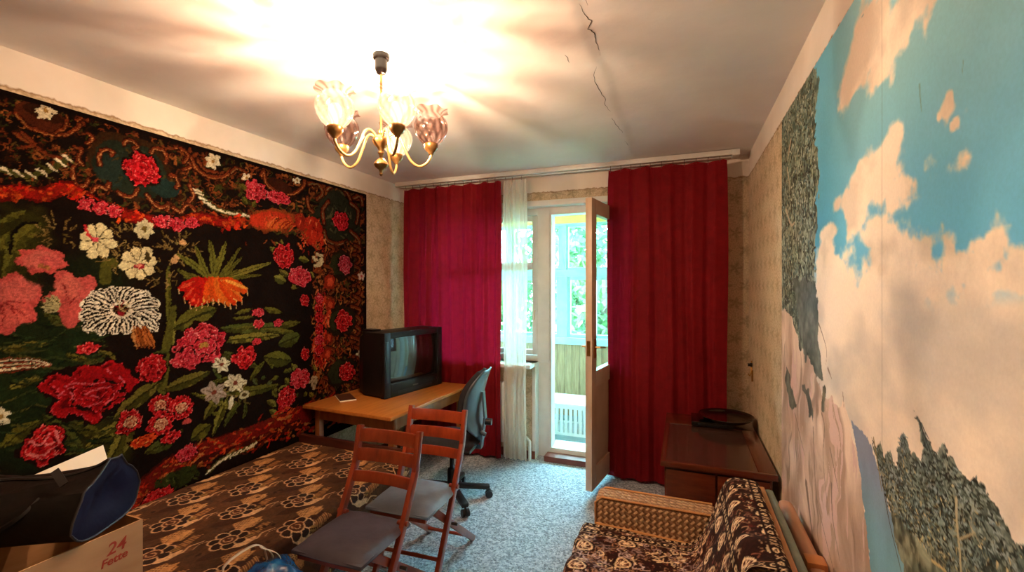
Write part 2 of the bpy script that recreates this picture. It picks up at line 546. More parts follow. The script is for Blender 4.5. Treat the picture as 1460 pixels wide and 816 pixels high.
M().tube([(WX1 - .035, YB + .105, 1.32), (WX1 - .035, YB + .08, 1.32), (WX1 - .035, YB + .075, 1.24)], .006, 8).build('latch', 'old_door_paint', win, smooth=True, world=True)
sill = struct(thing('window_2', 'white window sill board under the window', 'window sill', ((WX0 + WX1) / 2, YB, SILL)))
bpy.data.objects.remove(sill)
M().box(WX0 - .02, WX1 - .004, YB - .13, YB + .1, SILL - .035, SILL).build('sill', 'white_paint', win, bev=.008, world=True)

# cast-iron radiator under the sill
pmat('radiator_paint', '#dde4e2', '#cdd6d5', 10, rough=.4)
rad = thing('radiator', 'white ribbed cast iron radiator under the window sill', 'radiator', (-1.8, YB - .052, 0))
for k in range(9):
    x = -.36 + k * .09
    sec = M()
    sec.box(x - .032, x + .032, -.04, .04, .14, .68)
    sec.build('section', 'radiator_paint', rad, bev=.016)
pp = M(); pp.tube([(-.42, 0, .2), (.5, 0, .2), (.53, 0, .17), (.53, 0, 0)], .014, 10); pp.tube([(-.42, 0, .62), (.42, 0, .62)], .014, 10)
pp.build('pipe', 'radiator_paint', rad, smooth=True)

# ------------------------------------------------------------------ balcony door frame and open leaf
door = struct(thing('door_1', 'old white balcony door standing open into the room', 'door', ((DX0 + DX1) / 2, YB + .15, 0)))
JX = -1.127
fr = M()
fr.box(JX - .0, JX + .018, YB + .085, YB + .2, .09, HEAD - .06)
fr.box(DX1 - .07, DX1 - .02, YB + .085, YB + .2, .0, HEAD - .022)
fr.box(JX - .005, DX1 - .07, YB + .085, YB + .2, HEAD - .09, HEAD - .022)
fr.box(WX1, JX, YB + .09, YB + .2, 0, SILL - .005)
fr.box(JX, DX1 - .07, YB + .085, YB + .3, .0, .09)
fr.build('frame', 'white_paint', door, bev=.005, world=True)
M().box(JX - .02, DX1 - .06, YB - .03, YB + .085, .0, .05).build('threshold', 'threshold_red', door, bev=.006, world=True)
# leaf hinged at the right jamb
hx0, hy0 = -.535, 3.872
fx0, fy0 = -.640, 3.222
LA = math.atan2(fy0 - hy0, fx0 - hx0)
leaf = thing('leaf', None, None, (0, 0, 0)); bpy.data.objects.remove(leaf)
def leafpt(m_):
    """leaf built along +x from the hinge, thickness in y"""
    c_, s_ = math.cos(LA), math.sin(LA)
    m_.v = [(hx0 + x * c_ - y * s_, hy0 + x * s_ + y * c_, z) for x, y, z in m_.v]
    return m_
LW, LT, LZ0, LZ1, ST = .658, .05, .055, 2.195, .1
lf = M()
lf.box(0, ST, -LT / 2, LT / 2, LZ0, LZ1); lf.box(LW - ST, LW, -LT / 2, LT / 2, LZ0, LZ1)
lf.box(ST, LW - ST, -LT / 2, LT / 2, LZ1 - .11, LZ1); lf.box(ST, LW - ST, -LT / 2, LT / 2, LZ0, LZ0 + .16)
lf.box(ST, LW - ST, -LT / 2, LT / 2, .80, .92)
leafo = leafpt(lf).build('leaf', 'old_door_paint', door, bev=.004, world=True)
def leafpart(m_, name, mat, **k):
    o = leafpt(m_).build(name, mat, door, world=True, **k); o.parent = leafo; return o
leafpart(M().box(ST - .005, LW - ST + .005, -.003, .003, .915, LZ1 - .105), 'pane', 'pane_glass')
leafpart(M().box(ST - .005, LW - ST + .005, -.012, .012, LZ0 + .155, .805), 'panel', 'old_door_paint')
pmat('brass', '#b98b4a', '#8f6a34', 20, rough=.35, metal=.9)
h = M(); h.box(LW - .075, LW - .035, LT / 2, LT / 2 + .006, 1.02, 1.16)
h.tube([(LW - .055, LT / 2, 1.1), (LW - .055, LT / 2 + .045, 1.1), (LW - .075, LT / 2 + .055, 1.1), (LW - .15, LT / 2 + .05, 1.09)], .007, 8)
h.box(LW - .002, LW + .006, -.012, .012, 1.04, 1.15)
leafpart(h, 'handle', 'brass', smooth=True)
h = M(); h.tube([(LW - .055, -LT / 2, 1.1), (LW - .055, -LT / 2 - .045, 1.1), (LW - .075, -LT / 2 - .055, 1.1), (LW - .15, -LT / 2 - .05, 1.09)], .007, 8)
leafpart(h, 'handle', 'brass', smooth=True)

# ------------------------------------------------------------------ glazed balcony beyond
BY0, BY1 = YB + .3, 5.12
struct(M().box(-3.2, .9, BY0, BY1 + .1, -.12, .03).build('floor_balcony', 'balcony_floor'))
cb = struct(thing('ceiling_balcony', 'yellow boarded balcony ceiling', 'ceiling', (0, BY0, 2.42)))
for k in range(9):
    y = BY0 + k * .115
    M().box(-3.2, .9, y, y + .108, 2.40 + .003 * (k % 2), 2.425).build('board', 'yellow_board', cb, world=True)
M().box(-3.2, .9, BY0, BY1 + .1, 2.43, 2.6).build('slab', 'plaster', cb, world=True)
struct(M().box(-3.3, -3.2, BY0, BY1 + .1, -.12, 2.6).build('wall_balcony_left', 'plaster'))
struct(M().box(.9, 1.0, BY0, BY1 + .1, -.12, 2.6).build('wall_balcony_right', 'plaster'))
par = struct(thing('wall_parapet', 'pine boarded balcony parapet under the glazing', 'parapet', (-1, BY1, .03)))
px = -3.2
rnd = random.Random(5)
k = 0
while px < .9:
    wv = .088 + rnd.uniform(-.006, .006)
    M().box(px + .002, px + wv, BY1, BY1 + .02 + rnd.uniform(0, .004), .03, .865).build('plank', 'pine_board', par, world=True)
    px += wv + .002
M().box(-3.2, .9, BY1 + .026, BY1 + .1, -.1, .865).build('backing', 'plaster', par, world=True)
bw = struct(thing('window_2', 'pale blue wooden balcony glazing with small upper lights', 'window', (-1, BY1, .865)))
fr = M()
fr.box(-3.2, .9, BY1 - .03, BY1 + .09, .865, .945)
fr.box(-3.2, .9, BY1 + .0, BY1 + .08, 1.66, 1.74)
fr.box(-3.2, .9, BY1 + .0, BY1 + .08, 2.27, 2.40)
mull = [-3.1, -2.55, -2.0, -1.32, -.62, .1, .8]
for x in mull:
    fr.box(x - .045, x + .045, BY1 + .0, BY1 + .08, .945, 1.66)
    fr.box(x - .03, x + .03, BY1 + .005, BY1 + .08, 1.74, 2.27)
fr.build('frame', 'balcony_frame', bw, bev=.004, world=True)
M().box(-3.2, .9, BY1 - .02, BY1 + .09, 2.285, 2.40).build('head_board', 'yellow_board', bw, world=True)
for i in range(len(mull) - 1):
    a, b_ = mull[i], mull[i + 1]
    m_ = (a + b_) / 2
    for p, q in ((a + .045, m_), (m_, b_ - .045)):
        casement(bw, p, q, BY1 + .02, .945, 1.66, st=.04, mat='balcony_frame')
    for p, q in ((a + .03, m_ - .0), (m_ + .0, b_ - .03)):
        casement(bw, p, q, BY1 + .02, 1.74, 2.275, st=.03, mat='balcony_frame')
# white plastic crate and a cloth-topped box on the balcony
pmat('crate_plastic', '#e8eef0', '#dbe4e8', 8, rough=.4)
cr = thing('plastic_crate', 'white slatted plastic crate on the balcony floor', 'crate', (-1.06, 4.62, .03))
cw, cdp, chh = .30, .2, .30
for z0, z1 in ((0, .03), (.27, .30)):
    q = M(); q.box(-cw, cw, -cdp, -cdp + .012, z0, z1); q.box(-cw, cw, cdp - .012, cdp, z0, z1)
    q.box(-cw, -cw + .012, -cdp + .012, cdp - .012, z0, z1); q.box(cw - .012, cw, -cdp + .012, cdp - .012, z0, z1)
    q.build('rim', 'crate_plastic', cr)
for k in range(13):
    x = -cw + .006 + k * (2 * cw - .012) / 12
    for y in (-cdp, cdp - .01):
        M().box(x - .014, x + .014, y, y + .01, .03, .27).build('slat', 'crate_plastic', cr)
for k in range(1, 8):
    y = -cdp + k * 2 * cdp / 8
    for x in (-cw, cw - .01):
        M().box(x, x + .01, y - .014, y + .014, .03, .27).build('slat', 'crate_plastic', cr)
M().box(-cw + .012, cw - .012, -cdp + .012, cdp - .012, 0, .01).build('bottom', 'crate_plastic', cr)
M().box(-cw - .01, cw + .01, -cdp - .01, cdp + .01, .30, .325).build('lid', 'crate_plastic', cr, bev=.008)

# ------------------------------------------------------------------ trees outside
def leaf_mat():
    m, nt, b = new_mat('leaf_green'); MATS['leaf_green'] = m
    n = noise(nt, 1.3, 4, objco(nt))
    c = ramp(nt, n.outputs[0], [(.3, lin('#1c3a22')), (.5, lin('#3f6338')), (.7, lin('#6d8f4a'))])
    nt.links.new(c, b.inputs['Base Color'])
    b.inputs['Roughness'].default_value = .5
    tl = nd(nt, 'ShaderNodeBsdfTranslucent'); nt.links.new(c, tl.inputs[0])
    mx = nd(nt, 'ShaderNodeMixShader'); mx.inputs[0].default_value = .4
    nt.links.new(b.outputs[0], mx.inputs[1]); nt.links.new(tl.outputs[0], mx.inputs[2])
    nt.links.new(mx.outputs[0], nt.nodes['Material Output'].inputs[0])
leaf_mat()
pmat('bark', '#6b5a48', '#4c3f33', 8, rough=.9, bmp=.5, bscale=30, bdist=.02)
pmat('lawn', '#6f9a55', '#8db56a', .6, rough=.95)
struct(M().box(-30, 30, 5.5, 45, -7.2, -7.0).build('ground', 'lawn'))
def tree(x, y, top, rad, label, seed, n=5200):
    t = thing('broadleaf_tree', label, 'tree', (x, y, -7.0), group='trees beyond the balcony')
    H = top + 7
    tk = M(); tk.tube([(0, 0, 0), (.05, 0, H * .3), (-.05, .05, H * .55), (0, 0, H * .85)], lambda s: .2 * (1 - .75 * s), 9)
    rr = random.Random(seed)
    cl = []
    for k in range(16):
        g = rr.uniform(0, 6.28); q = rr.uniform(.25, .8) * rad; zz = H * rr.uniform(.45, .93)
        c = Vector((q * math.cos(g), q * math.sin(g), zz)); cl.append(c)
        tk.tube([(0, 0, zz * .8), c * .6 + Vector((0, 0, zz * .33)), c], lambda s: .05 * (1 - .8 * s), 5)
    tk.build('trunk', 'bark', t, smooth=True)
    V, Fc = [], []
    rg = np.random.default_rng(seed)
    for k in range(n):
        c = cl[rg.integers(len(cl))]
        d = rg.normal(size=3); d /= np.linalg.norm(d)
        p = np.array(c) + d * rad * .48 * rg.random() ** .4 * np.array([1, 1, .8])
        a = rg.normal(size=3); a /= np.linalg.norm(a)
        b_ = np.cross(a, rg.normal(size=3)); b_ /= np.linalg.norm(b_)
        L = rg.uniform(.09, .16)
        i = len(V)
        V += [p - a * L, p + b_ * L * .5, p + a * L, p - b_ * L * .5]
        Fc.append((i, i + 1, i + 2, i + 3))
    f = M(); f.v = [tuple(q) for q in V]; f.f = Fc
    o = f.build('foliage', 'leaf_green', t); o['kind'] = 'stuff'
for x, y, top, rad, label, seed in (
        (-4.9, 9.6, 3.0, 1.5, 'leafy tree nearest the net curtain side of the balcony glazing', 1),
        (-1.5, 9.2, 3.3, 1.6, 'leafy tree straight beyond the open balcony door', 2),
        (-3.2, 13.2, 4.4, 1.9, 'tall leafy tree rising between and behind the nearer trees', 3),
        (1.9, 10.4, 3.2, 1.5, 'leafy tree beyond the balcony on the mural wall side', 4),
        (-8.2, 13.5, 4.2, 2.0, 'far leafy tree standing apart beyond the rug wall side', 6)):
    tree(x, y, top, rad, label, seed)
# ================================================================== floral pile rug on the left wall
paint_mat('rug_pile', .95, .55, 320, .45, .05)
def make_rug():
    a = np.concatenate([np.arange(.1, .9, .008), np.arange(.9, 3.232, .004)])
    b = np.arange(.36, 2.366, .004)
    C = Canvas(a, b, '#150c08')
    P = on_left
    rg = random.Random(11)
    def sz(u, v, rx, ry):
        p, q, r_ = P(u, v), P(u + 1, v), P(u, v + 1)
        return abs(q[0] - p[0]) * rx, abs(r_[1] - p[1]) * ry
    K = lambda L: [P(u, v) for u, v in L]
    def px(u, v, d=1.0):                      # local size of d picture units, metres
        x, y = sz(u, v, d, d); return (x + y) / 2
    def st(L, w_, col, w2=None):
        C.stroke(K(L), px(*L[0], w_), col, None if w2 is None else px(*L[-1], w2))
    def bl(u, v, rx, ry, col, **k):
        x, y = sz(u, v, rx, ry); C.blob(P(u, v), x, y, col, **k)
    def lf(u0, v0, u1, v1, w_, col, rib=None, dark=None, **k):
        if 'bend' in k: k['bend'] = px(u0, v0, k['bend'])
        C.lens(P(u0, v0), P(u1, v1), px(u0, v0, w_), col, rib, dark, **k)
    def flower(u, v, rx, ry, pal, rings=4, n0=9, seed=0, inner=.1):
        dark, mid, light, hi = [hx(q) for q in pal]
        ax, ay = sz(u, v, rx, ry); c = P(u, v)
        sl, A_, B_ = C.win(c[0] - ax * 1.25, c[0] + ax * 1.25, c[1] - ay * 1.25, c[1] + ay * 1.25)
        if A_.size == 0: return
        wx = (fbm(A_, B_, ax * .55, 3, seed) - .5) * .62; wy = (fbm(A_, B_, ay * .55, 3, seed + 3) - .5) * .62
        x, y = (A_ - c[0]) / ax + wx, (B_ - c[1]) / ay + wy
        r, th = np.hypot(x, y), np.arctan2(y, x)
        nz = fbm(A_, B_, ax * .18, 2, seed + 8)
        C.put(sl, (r < 1.06).astype(float), hx('#1a0a06'))
        for k in range(rings):
            Rk = 1 - (1 - inner) * k / rings
            n = max(5, n0 - k)
            e = Rk * (.84 + .16 * np.abs(np.cos(n / 2 * th + seed + k * 1.3)))
            t = (e - r) / ((1 - inner) / rings)
            m = (t > 0).astype(float)
            tt = np.clip(t + (nz - .5) * .9, 0, 1.4)[..., None]
            col = np.where((tt < .16) & (nz[..., None] > .44), hi, np.where(tt < .38, light, np.where(tt < .85, mid, dark)))
            s_ = C.c[sl]; mm = m[..., None]
            C.c[sl] = s_ * (1 - mm) + col * mm
    RED = ('#4d0508', '#9c0f14', '#c9242a', '#ef7a72')
    DRED = ('#5a0407', '#8d0a10', '#ad1219', '#d9404a')
    PINK = ('#6d0a14', '#b3202e', '#d03e48', '#ee8a86')
    SALM = ('#a8332f', '#d0564f', '#dd6a60', '#e58a78')
    ORNG = ('#6d0f08', '#b52a10', '#d9491c', '#f0a050')
    CREAM = ('#6d5c38', '#d8cda0', '#e9e0bb', '#f6f0d5')
    # ---- ground tones: bottle green and olive field on the left part
    for u, v, rx, ry, col in ((30, 350, 45, 55, '#2b2a0d'), (40, 480, 70, 60, '#1a2410'), (60, 560, 80, 60, '#1c2912'), (60, 615, 90, 45, '#17220f'),
                              (150, 640, 40, 40, '#2a2a10'), (130, 400, 60, 40, '#151a0b'), (115, 480, 30, 40, '#182410')):
        bl(u, v, rx, ry, col, rough=.35, soft=.3, seed=u)
    nz = fbm(C.A, C.B, .05, 3, 21)
    C.c *= (.75 + .5 * nz)[..., None]
    # ---- leaves of the field
    OL, OL2, OD = '#5c5a1e', '#78722c', '#34340f'
    for t in ((0, 318, 35, 300, 12), (5, 395, 35, 318, 20), (20, 345, 58, 318, 22), (0, 360, 12, 330, 12)):
        lf(*t, OL, None, OD)
    st([(14, 362), (18, 335), (32, 320), (52, 318)], 5, '#0e0a06')
    for t in ((228, 560, 246, 440, 14), (240, 470, 240, 380, 7)):
        lf(*t, OL, None, OD, pw=.25)
    st([(247, 440), (240, 500), (232, 560)], 9, '#56551d'); st([(249, 460), (244, 510)], 3, '#8a8236')
    st([(150, 400), (152, 380), (160, 375)], 16, '#4a4a18')
    for u0, v0, u1, v1, w_ in ((160, 600, 235, 540, 26), (230, 558, 300, 530, 20), (120, 640, 175, 600, 24), (165, 660, 190, 590, 26), (150, 665, 178, 610, 20),
                              (205, 648, 262, 612, 22), (272, 628, 300, 606, 24), (290, 600, 322, 560, 14), (303, 622, 326, 565, 12), (320, 560, 400, 548, 14),
                              (270, 560, 340, 590, 8), (245, 470, 310, 440, 30), (300, 470, 420, 465, 16), (305, 487, 400, 478, 14), (396, 492, 428, 478, 20), (375, 510, 416, 514, 22),
                              (310, 500, 370, 525, 14), (355, 545, 378, 515, 8), (318, 610, 345, 570, 9), (345, 600, 348, 570, 6), (300, 545, 345, 535, 7),
                              (60, 590, 118, 640, 22), (0, 640, 60, 600, 26), (96, 600, 150, 620, 16), (90, 505, 130, 515, 10), (0, 500, 70, 490, 18), (10, 555, 60, 540, 14),
                              (205, 510, 245, 500, 12), (60, 445, 110, 470, 12), (140, 500, 165, 520, 14)):
        g = rg.choice((OL, OL2, '#4b5220', '#6a6326'))
        lf(u0, v0, u1, v1, w_, g, '#2a2a10', OD, bend=rg.uniform(-4, 4))
    for q in range(26):                        # small sprays between the flowers
        u, v = rg.uniform(300, 440), rg.uniform(520, 600)
        if 2.9 * (u - 300) + (v - 520) > 430: continue
        lf(u, v, u + rg.uniform(-14, 14), v + rg.uniform(-10, 10), 6, rg.choice((OL, '#3d4a20', '#4e5a34')), None, OD)
    for q in range(150):                        # dark green depth strokes on the left ground
        u, v = rg.uniform(0, 150), rg.uniform(460, 650)
        st([(u, v), (u + rg.uniform(10, 40), v + rg.uniform(-14, 8))], 4, rg.choice(('#24341a', '#10180b', '#2f3a1a', '#3d4220', '#1c2a14', '#4a4a20')), 1)
    # ---- gold filigree
    for cu, cv, ru, rv, n in ((85, 330, 38, 24, 26), (180, 338, 30, 18, 22), (250, 352, 32, 24, 34), (165, 372, 24, 12, 12), (235, 395, 30, 10, 12), (338, 560, 24, 18, 18)):
        for q in range(n):
            g = rg.uniform(0, 6.28); k = rg.uniform(.2, 1)
            u, v = cu + ru * k * math.cos(g), cv + rv * k * math.sin(g)
            d = rg.uniform(-1, 1)
            st([(u, v), (u + 6 * d, v + 5 * (1 - abs(d))), (u + 9 * math.cos(g), v + 8 * math.sin(g))], 1.6, rg.choice(('#7a6434', '#8a7440', '#5d4d22')))
    for u, v in ((252, 366), (260, 346), (248, 372)):
        bl(u, v, 5, 4, '#c89e68')
    # ---- upper border: brown acanthus, scrolls and medallions
    BR, BR2, GD = '#4a1f0e', '#6b3015', '#b3743c'
    def border_pt(u, v):                       # v measured at u=0 along the slope of the rug's top edge
        return (u, v + u * .283)
    for q in range(950):
        u = rg.uniform(0, 520); dv = rg.uniform(8, 135) * (1 - u / 520 * .42)
        u_, v_ = border_pt(u, 128 + dv)
        g = rg.uniform(0, 6.28)
        st([(u_, v_), (u_ + 7 * math.cos(g), v_ + 6 * math.sin(g)), (u_ + 12 * math.cos(g + .8), v_ + 9 * math.sin(g + .8))], rg.uniform(2, 5),
           rg.choice((BR, BR2, BR2, '#7d3d1a', '#8f5226', '#2b1408', '#341a0a', '#3a3814', '#2b2b12', '#4d3a18')), 1)
    def scroll(L, w_=4.5, hi=GD):
        st(L, w_ + 5, '#2a1108'); st(L, w_ + 2, '#6d2c14'); st([(u, v + 1.2) for u, v in L], w_ * .42, hi, w_ * .25)
    # broad leaf of brown under the first white flower
    bl(60, 168, 42, 18, '#4c2110', rot=-.15, rough=.2); bl(62, 162, 30, 10, '#2f160a', rot=-.15)
    scroll([(22, 162), (40, 180), (65, 190), (92, 192), (112, 180), (110, 168)], 4); scroll([(80, 190), (92, 182), (95, 172)], 3)
    scroll([(20, 190), (45, 205), (70, 222), (95, 226)], 3.5, '#7a4a22'); scroll([(28, 212), (50, 206), (30, 190)], 3, '#6b3f1c')
    scroll([(110, 172), (120, 166), (118, 178)], 2.5); scroll([(122, 172), (140, 166), (152, 178)], 3)
    # medallion
    bl(190, 240, 62, 46, '#33200f', rough=.2, seed=2); bl(190, 243, 52, 38, '#20281c', rough=.18, seed=4)
    bl(160, 245, 22, 22, '#22312a', rough=.2, seed=5); bl(235, 268, 22, 14, '#1d2f2a', rough=.2, seed=6)
    for q in range(50):
        g = rg.uniform(0, 6.28); k = rg.uniform(.2, 1)
        u, v = 190 + 48 * k * math.cos(g), 243 + 34 * k * math.sin(g)
        st([(u, v), (u + rg.uniform(-10, 10), v + rg.uniform(-7, 7))], 4, rg.choice(('#2c3626', '#1a2018', '#3b3a1c', '#26332c', '#4a3a18')), 1)
    for L in ([(142, 235), (141, 222), (148, 214), (160, 216), (159, 221)], [(176, 206), (182, 200), (192, 203), (196, 210), (190, 212)], [(216, 218), (220, 212), (232, 214), (238, 226), (236, 232)],
              [(242, 250), (250, 252), (254, 262), (252, 268)], [(210, 278), (218, 290), (230, 296), (240, 292), (238, 300)], [(105, 250), (108, 262), (120, 266), (126, 256)],
              [(128, 276), (140, 266), (150, 270), (155, 262)], [(168, 274), (178, 280), (190, 280), (196, 270)], [(104, 256), (104, 240), (112, 232)], [(118, 235), (110, 226), (116, 214), (108, 210)],
              [(125, 205), (132, 198), (124, 190)], [(250, 210), (262, 214), (266, 226)], [(262, 228), (274, 236), (262, 242)], [(270, 264), (276, 280), (266, 290)], [(246, 296), (258, 302), (268, 292), (278, 300)]):
        scroll(L, 3.2, '#c98f56')
    flower(203, 241, 26, 24, ('#6d060d', '#a80f18', '#c8222c', '#ee6a68'), 4, 11, 1)
    # second cup and feathers
    scroll([(272, 224), (280, 240), (298, 252), (318, 252), (328, 244)], 3.6); scroll([(282, 228), (292, 242), (310, 246)], 2.4, '#8d5528')
    scroll([(330, 246), (336, 240), (350, 246), (346, 256)], 2.4, '#8a7a4a'); scroll([(258, 212), (268, 222), (262, 232)], 2.6)
    scroll([(372, 250), (376, 246), (380, 262), (396, 274), (418, 276), (432, 266), (434, 258)], 3.4, '#b8743c'); bl(400, 265, 18, 8, '#3a180c', rot=-.2)
    scroll([(440, 262), (452, 262), (460, 274), (452, 284)], 3, '#6d6a42'); scroll([(438, 282), (440, 296), (452, 308)], 2.6, '#a8643a')
    # corner medallion
    bl(482, 312, 34, 40, '#22261a', rough=.25, seed=8)
    for q in range(44):
        g = rg.uniform(0, 6.28); k = rg.uniform(.2, 1)
        u, v = 482 + 32 * k * math.cos(g), 312 + 38 * k * math.sin(g)
        st([(u, v), (u + rg.uniform(-7, 7), v + rg.uniform(-8, 8))], 3, rg.choice(('#3a3f2c', '#4a4a30', '#1a1c12', '#2c3424')), 1)
    for L in ([(466, 270), (478, 264), (494, 274), (500, 288)], [(462, 330), (466, 342), (480, 348), (494, 344)], [(500, 290), (510, 300), (508, 318)], [(462, 318), (460, 300), (468, 288)],
              [(500, 330), (512, 344), (506, 358)], [(504, 282), (514, 280), (516, 292)]):
        scroll(L, 2.6, '#7d7350')
    flower(487, 316, 11, 14, ('#5a060c', '#96101a', '#b81e2c', '#de5a60'), 3, 9, 2)
    # ---- white flowers and feathers of the border
    def small_white(u, v, r, n=6, c='#a5803f', col='#e6dcb8'):
        for k in range(n):
            g = 6.28 * k / n + u
            lf(u + r * .1 * math.cos(g), v + r * .1 * math.sin(g), u + r * math.cos(g), v + r * math.sin(g), r * .62, col, None, None, pw=.5)
        bl(u, v, r * .26, r * .26, c)
    small_white(65, 158, 15); small_white(303, 230, 12); small_white(351, 254, 7, 5); small_white(423, 257, 6, 5)
    def feather(L, ln, ang, w_=3.2, n=12):
        P_ = smooth_path(L, 6)
        st(L, w_ * 2.4, '#44461c')
        for k in range(n):
            p = P_[int(k * (len(P_) - 1) / (n - 1))]
            st([(p[0], p[1]), (p[0] + ln * math.cos(ang), p[1] + ln * math.sin(ang))], w_ * .5, '#6f6c36', w_ * .2)
            if k % 1 == 0:
                st([(p[0] - ln * .5 * math.cos(ang), p[1] - ln * .5 * math.sin(ang)), (p[0] + ln * .35 * math.cos(ang), p[1] + ln * .35 * math.sin(ang))], w_, '#f0e6c0', w_ * .7)
    feather([(-20, 232), (10, 244), (45, 250), (75, 240), (96, 226)], 18, .62, 4.4, 9)
    feather([(282, 272), (296, 290), (318, 302), (352, 308)], 13, .35, 3.4, 10)
    # ---- red band under the border
    band = [(0, 276), (30, 274), (60, 278), (95, 268), (120, 282), (150, 296), (200, 312), (250, 318), (285, 310), (320, 318), (345, 316)]
    st(band, 26, '#5a0d08'); st(band, 17, '#8f160e')
    for q in range(150):
        k = rg.randrange(len(band) - 1); t = rg.random()
        u = band[k][0] * (1 - t) + band[k + 1][0] * t + rg.uniform(-5, 5); v = band[k][1] * (1 - t) + band[k + 1][1] * t + rg.uniform(-10, 10)
        st([(u, v), (u + rg.uniform(-9, 9), v + rg.uniform(-5, 7))], 4.5, rg.choice(('#c01a12', '#d8381a', '#a6300f', '#7a1a0c', '#b5451a', '#e0561f')), 1.5)
    for u, v, r in ((125, 291, 14), (145, 297, 13), (163, 302, 12), (232, 316, 13), (252, 320, 13), (274, 318, 10)):
        flower(u, v, r, r * .8, PINK, 3, 7, u)
    # orange-red acanthus on the right of the band
    bl(388, 314, 34, 16, '#7d3a16', rot=.18, rough=.15); bl(386, 314, 29, 13, '#b5301a', rot=.18, rough=.2, soft=.12); bl(398, 320, 20, 8, '#c45a22', rot=.18, soft=.3)
    for k in range(9):
        st([(372 + k * 5, 322 + k), (378 + k * 5, 312 + k * 1.4), (386 + k * 5, 306 + k * 1.8)], 2, rg.choice(('#e07038', '#d84a26', '#8a1c0e')))
    bl(366, 316, 10, 10, '#c2331a', rough=.3); bl(428, 316, 8, 14, '#8a1f12', rough=.3); bl(447, 328, 14, 22, '#a12113', rough=.3, seed=3); bl(452, 344, 9, 14, '#b12a18', rough=.3)
    for q in range(40):
        u, v = rg.uniform(425, 464), rg.uniform(305, 360)
        st([(u, v), (u + rg.uniform(-5, 5), v + rg.uniform(3, 9))], 2.2, rg.choice(('#d04a28', '#e07a44', '#7a140c', '#b83018')), 1)
    for q in range(28):
        u, v = rg.uniform(345, 440), rg.uniform(300, 350)
        st([(u, v), (u + rg.uniform(-6, 6), v + rg.uniform(3, 8))], 2, rg.choice(('#7a3416', '#8d4a20', '#5a200e')), 1)
    flower(365, 272, 17, 15, PINK, 4, 8, 3); flower(396, 282, 18, 9, PINK, 3, 9, 4)
    for t in ((345, 280, 352, 292, 8), (340, 262, 352, 270, 8), (360, 296, 364, 286, 6)):
        lf(*t, OL, None, OD)
    # ---- right border column
    for q in range(900):
        u = rg.uniform(446, 519); v = rg.uniform(350, 575)
        g = rg.uniform(0, 6.28)
        st([(u, v), (u + 4 * math.cos(g), v + 6 * math.sin(g)), (u + 5 * math.cos(g + 1), v + 9 * math.sin(g + 1))], rg.uniform(1.6, 3.4),
           rg.choice((BR, BR2, BR2, '#9a5a2a', '#2b1408', '#7a3216', '#45421c', '#1f160a', '#8a3a1a', '#a86a34')), 1)
    for k in range(16):
        v = 350 + k * 14.5
        L = [(505 + 5 * math.sin(k * 1.9), v), (513, v + 5), (509, v + 12), (503, v + 14)]
        scroll(L, 1.9, rg.choice(('#a0602e', '#86502a', '#6e5a34')))
        L = [(468 + 6 * math.sin(k * 2.3), v), (476, v + 5), (470, v + 12)]
        scroll(L, 1.9, rg.choice(('#8d4a24', '#70401f', '#6b6238')))
    for v, rx in ((457, 17), (378, 14), (530, 16)):
        bl(488, v, rx + 4, 22, '#231a0e', rough=.25, seed=v); bl(486, v, rx, 17, '#2a2e18', rough=.3, seed=v + 1)
    for q in range(130):
        v = rg.uniform(412, 522); u = 457 + 7 * math.sin((v - 412) / 110 * 6.28) * .6 + rg.uniform(-7, 9)
        st([(u, v), (u + rg.uniform(-4, 4), v + rg.uniform(3, 9))], 3, rg.choice(('#c8301c', '#d8502a', '#a01a12', '#e07a4a', '#8a140e', '#b8381c')), 1)
    for v in (425, 440, 452, 470, 485, 500): flower(455, v, 6, 8, PINK if v % 2 else RED, 2, 6, v)
    for u, v, r in ((470, 402, 11), (470, 435, 8), (468, 482, 8), (466, 505, 9)): bl(u, v, r * .8, r, '#8a2412', rough=.35, seed=v); bl(u + 1, v, r * .4, r * .6, '#c8482a', rough=.4, seed=v)
    flower(490, 457, 12, 15, RED, 3, 9, 5); flower(491, 378, 10, 14, ('#6d0d1c', '#a82438', '#c8485a', '#e08a90'), 3, 8, 6); flower(494, 531, 12, 14, RED, 3, 9, 7)
    small_white(515, 394, 6, 5, '#b84a4a', '#dcb8a8'); small_white(512, 505, 5, 4); 
    # ---- field flowers
    small_white(205, 327, 15, 7, '#6b5a28', '#cfc79a')
    def big_white(u, v, rx, n, col, seed):
        for k in range(n):
            g = 6.28 * k / n + seed; L = rx * rg.uniform(.85, 1.05)
            lf(u, v, u + L * math.cos(g), v + L * .95 * math.sin(g), rx * .62, col, None, None, pw=.42)
        for k in range(n):
            g = 6.28 * (k + .5) / n + seed
            st([(u + 4 * math.cos(g), v + 4 * math.sin(g)), (u + rx * .75 * math.cos(g), v + rx * .7 * math.sin(g))], 1.4, '#3a3016')
    big_white(138, 342, 29, 8, '#d9cf9c', .3); st([(120, 322), (127, 338), (136, 342)], 4, '#c02a30'); bl(136, 341, 5, 4, '#d8485a')
    big_white(197, 376, 29, 8, '#d6ca98', .6); bl(198, 380, 8, 4, '#a02030'); bl(198, 379, 5, 2, '#e08a70'); lf(212, 376, 208, 358, 9, '#3a3016')
    # salmon hibiscus
    bl(60, 372, 34, 19, '#c8504a', n=7, amp=.13, rot=-.1, rough=.2, seed=1); bl(55, 370, 22, 12, '#d86a5e', rough=.4, soft=.2, seed=2); bl(62, 380, 9, 5, '#a86a3c', rough=.4); bl(70, 372, 18, 8, '#cf5a56', rough=.4, seed=4)
    bl(105, 425, 36, 34, '#c0504a', n=5, amp=.2, rough=.2, seed=2.4); bl(98, 410, 18, 16, '#cc6458', rough=.4, soft=.25, seed=3); bl(125, 418, 14, 8, '#cf5a55', rough=.3, seed=5)
